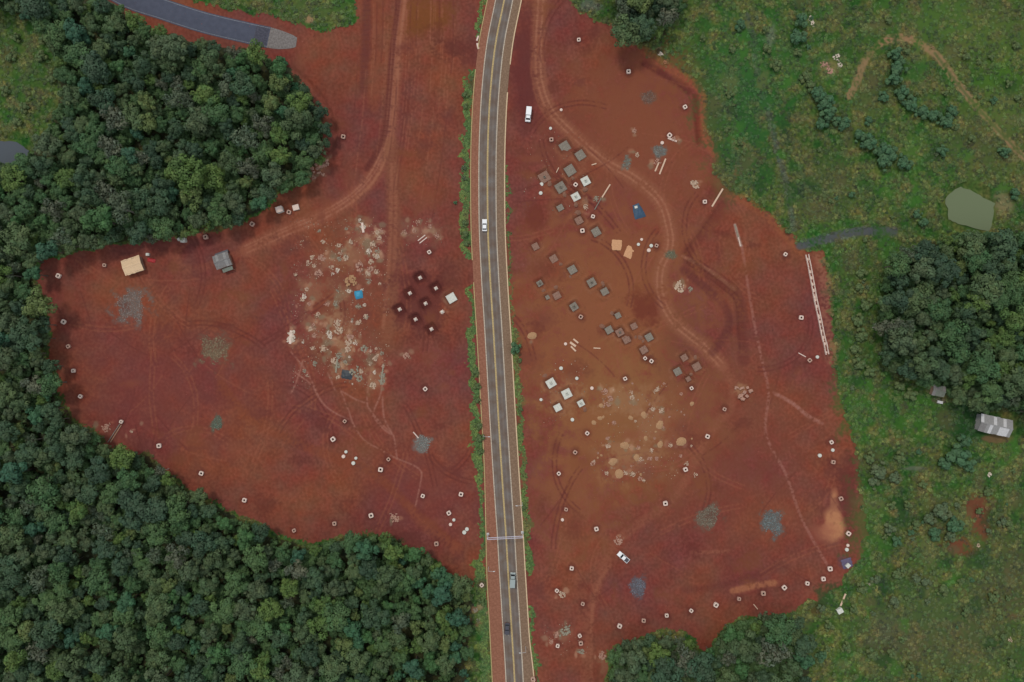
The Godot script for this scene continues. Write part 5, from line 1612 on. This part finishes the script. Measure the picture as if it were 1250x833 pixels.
func shrubs():
	var meshes := [crown_mesh(701, 10, 620, 0.13, 0.7, 0.12), crown_mesh(702, 12, 700, 0.12, 0.6, 0.12), crown_mesh(703, 9, 560, 0.14, 0.75, 0.12)]
	var mats := [leaf_mat(srgb(80, 120, 78)), leaf_mat(srgb(106, 126, 72)), leaf_mat(srgb(104, 122, 82)), leaf_mat(srgb(64, 116, 70))]
	var words := ["dark green", "fresh green", "greyish", "bright green"]
	var list := BUSHES.duplicate(true)
	var tries := 0
	var hash := {}
	while list.size() < 235 and tries < 6000:
		tries += 1
		var x := rng.randf_range(790, 1262)
		var y := rng.randf_range(-10, 845)
		var i := (clampi(int(y), -99, 930) - GY0) * TW + int(x) - GX0
		if cls[i] != 0 or cls[i + 8] != 0 or cls[i - 8] != 0: continue
		if absf(x - 1105) < 50 and absf(y - 510) < 40: continue
		if absf(x - 1200) < 50 and absf(y - 525) < 30: continue
		if nD[i] < 118: continue
		if Vector2(x, y).distance_to(Vector2(1185, 255)) < 40: continue
		var r := rng.randf_range(3.0, 8.0)
		if not is_clear(hash, 20.0, Vector2(x, y), r, 0.8): continue
		put(hash, 20.0, Vector2(x, y), r)
		list.append([x, y, r * 0.85, [0, 1, 1, 1, 2, 1][rng.randi() % 6]])
	for q in list:
		var x: float = q[0]
		var y: float = q[1]
		if q[3] == 0 and x > 960 and x < 1180 and y < 220: q[2] *= 1.2
		var zone := "in the grassland past the dug bank"
		if x < 400: zone = "at the edge of the wood by the asphalt lane"
		elif x < 660: zone = "on the road verge" if not (y > 690 and x < 592) else "at the wood corner by the road"
		elif y > 540 and x > 1000: zone = "in the rough field below the houses"
		elif y > 320 and x > 1000: zone = "between the drain channel and the houses"
		elif x > 960: zone = "round the looping dirt path and green pond"
		if x == 631.0: zone = "alone on the verge beside the asphalt road"
		var tall: float = q[2] * S * 0.6
		var f := foot(x, y, tall)
		var o := thing("shrub", W(f.x, f.y, 0.0), rng.randf() * TAU, words[q[3]] + " leafy shrub " + zone, "shrub", words[q[3]] + " shrubs " + zone)
		var c := part("foliage", meshes[rng.randi() % 3], mats[q[3]], o)
		var k: float = q[2] * S
		c.scale = Vector3(k, k * 0.8, k)
		c.position.y = k * 0.42
		var mb := MB.new()
		mb.tube(Vector3(0, -0.3, 0), Vector3(0, k * 0.6, 0), 0.09, 0.05, 6, false)
		part("stem", mb.mesh(), M.bark, o)

func ground_cover():
	var r := RandomNumberGenerator.new()
	r.seed = 77
	var tuft := MB.new()
	for k in 22:
		var d := Vector3(r.randfn(), r.randf_range(0.2, 1.2), r.randfn()).normalized()
		var t := r.randf_range(0.75, 1.3)
		tuft.leaf(Vector3(d.x * 0.7, 0.25 + d.y * 0.3, d.z * 0.7) * r.randf_range(0.4, 1.0), (d + Vector3.UP * 0.5).normalized(), Vector3.UP, r.randf_range(0.2, 0.42), r.randf() * TAU, Color(t, t, t) * 0.8)
	var xf := []
	var cols := []
	for k in 280000:
		var x := rng.randf_range(-20, 1270)
		var y := rng.randf_range(-20, 853)
		if k > 240000: x = road_x(y) + (kerb_l(y) - 1.5 - rng.randf() * 12.0 if k % 3 else kerb_r(y) + 1.5 + rng.randf() * 9.0)
		var i := (int(y) - GY0) * TW + int(x) - GX0
		var c := cls[i]
		if c == 1 or c == 3: continue
		if k > 240000 and c != 4: continue
		var off := x - road_x(y)
		if off > kerb_l(y) - 1.5 and off < kerb_r(y) + 1.5: continue
		if c == 2 and rng.randf() < 0.85: continue
		if Vector2(x, y).distance_to(Vector2(1185, 255)) < 34 or (x < 38 and absf(y - 187) < 18): continue
		if absf(x - 1217) < 24 and absf(y - 520) < 18: continue
		if tex[i * 3] > tex[i * 3 + 1] + 6 and rng.randf() < 0.8: continue
		var dens := 0.55 + (nB[i] - 128) / 180.0 + (nC[i] - 128) / 400.0
		if rng.randf() > dens: continue
		var sz := rng.randf_range(0.35, 1.1) * (0.48 if c == 4 else 1.0)
		xf.append(Transform3D(Basis(Vector3.UP, rng.randf() * TAU).scaled(Vector3(sz, sz * rng.randf_range(0.5, 1.1), sz)), W(x, y, -0.03)))
		var col := srgb(tex[i * 3], tex[i * 3 + 1], tex[i * 3 + 2]).srgb_to_linear() * rng.randf_range(0.65, 1.8)
		cols.append(Color(col.r * rng.randf_range(0.8, 1.1), col.g, col.b * 0.9))
	print("tufts ", xf.size())
	multi("grass_tufts", tuft.mesh(), xf, cols, leaf_plain(), "rough tufted grass and weeds covering the open ground", "grass")
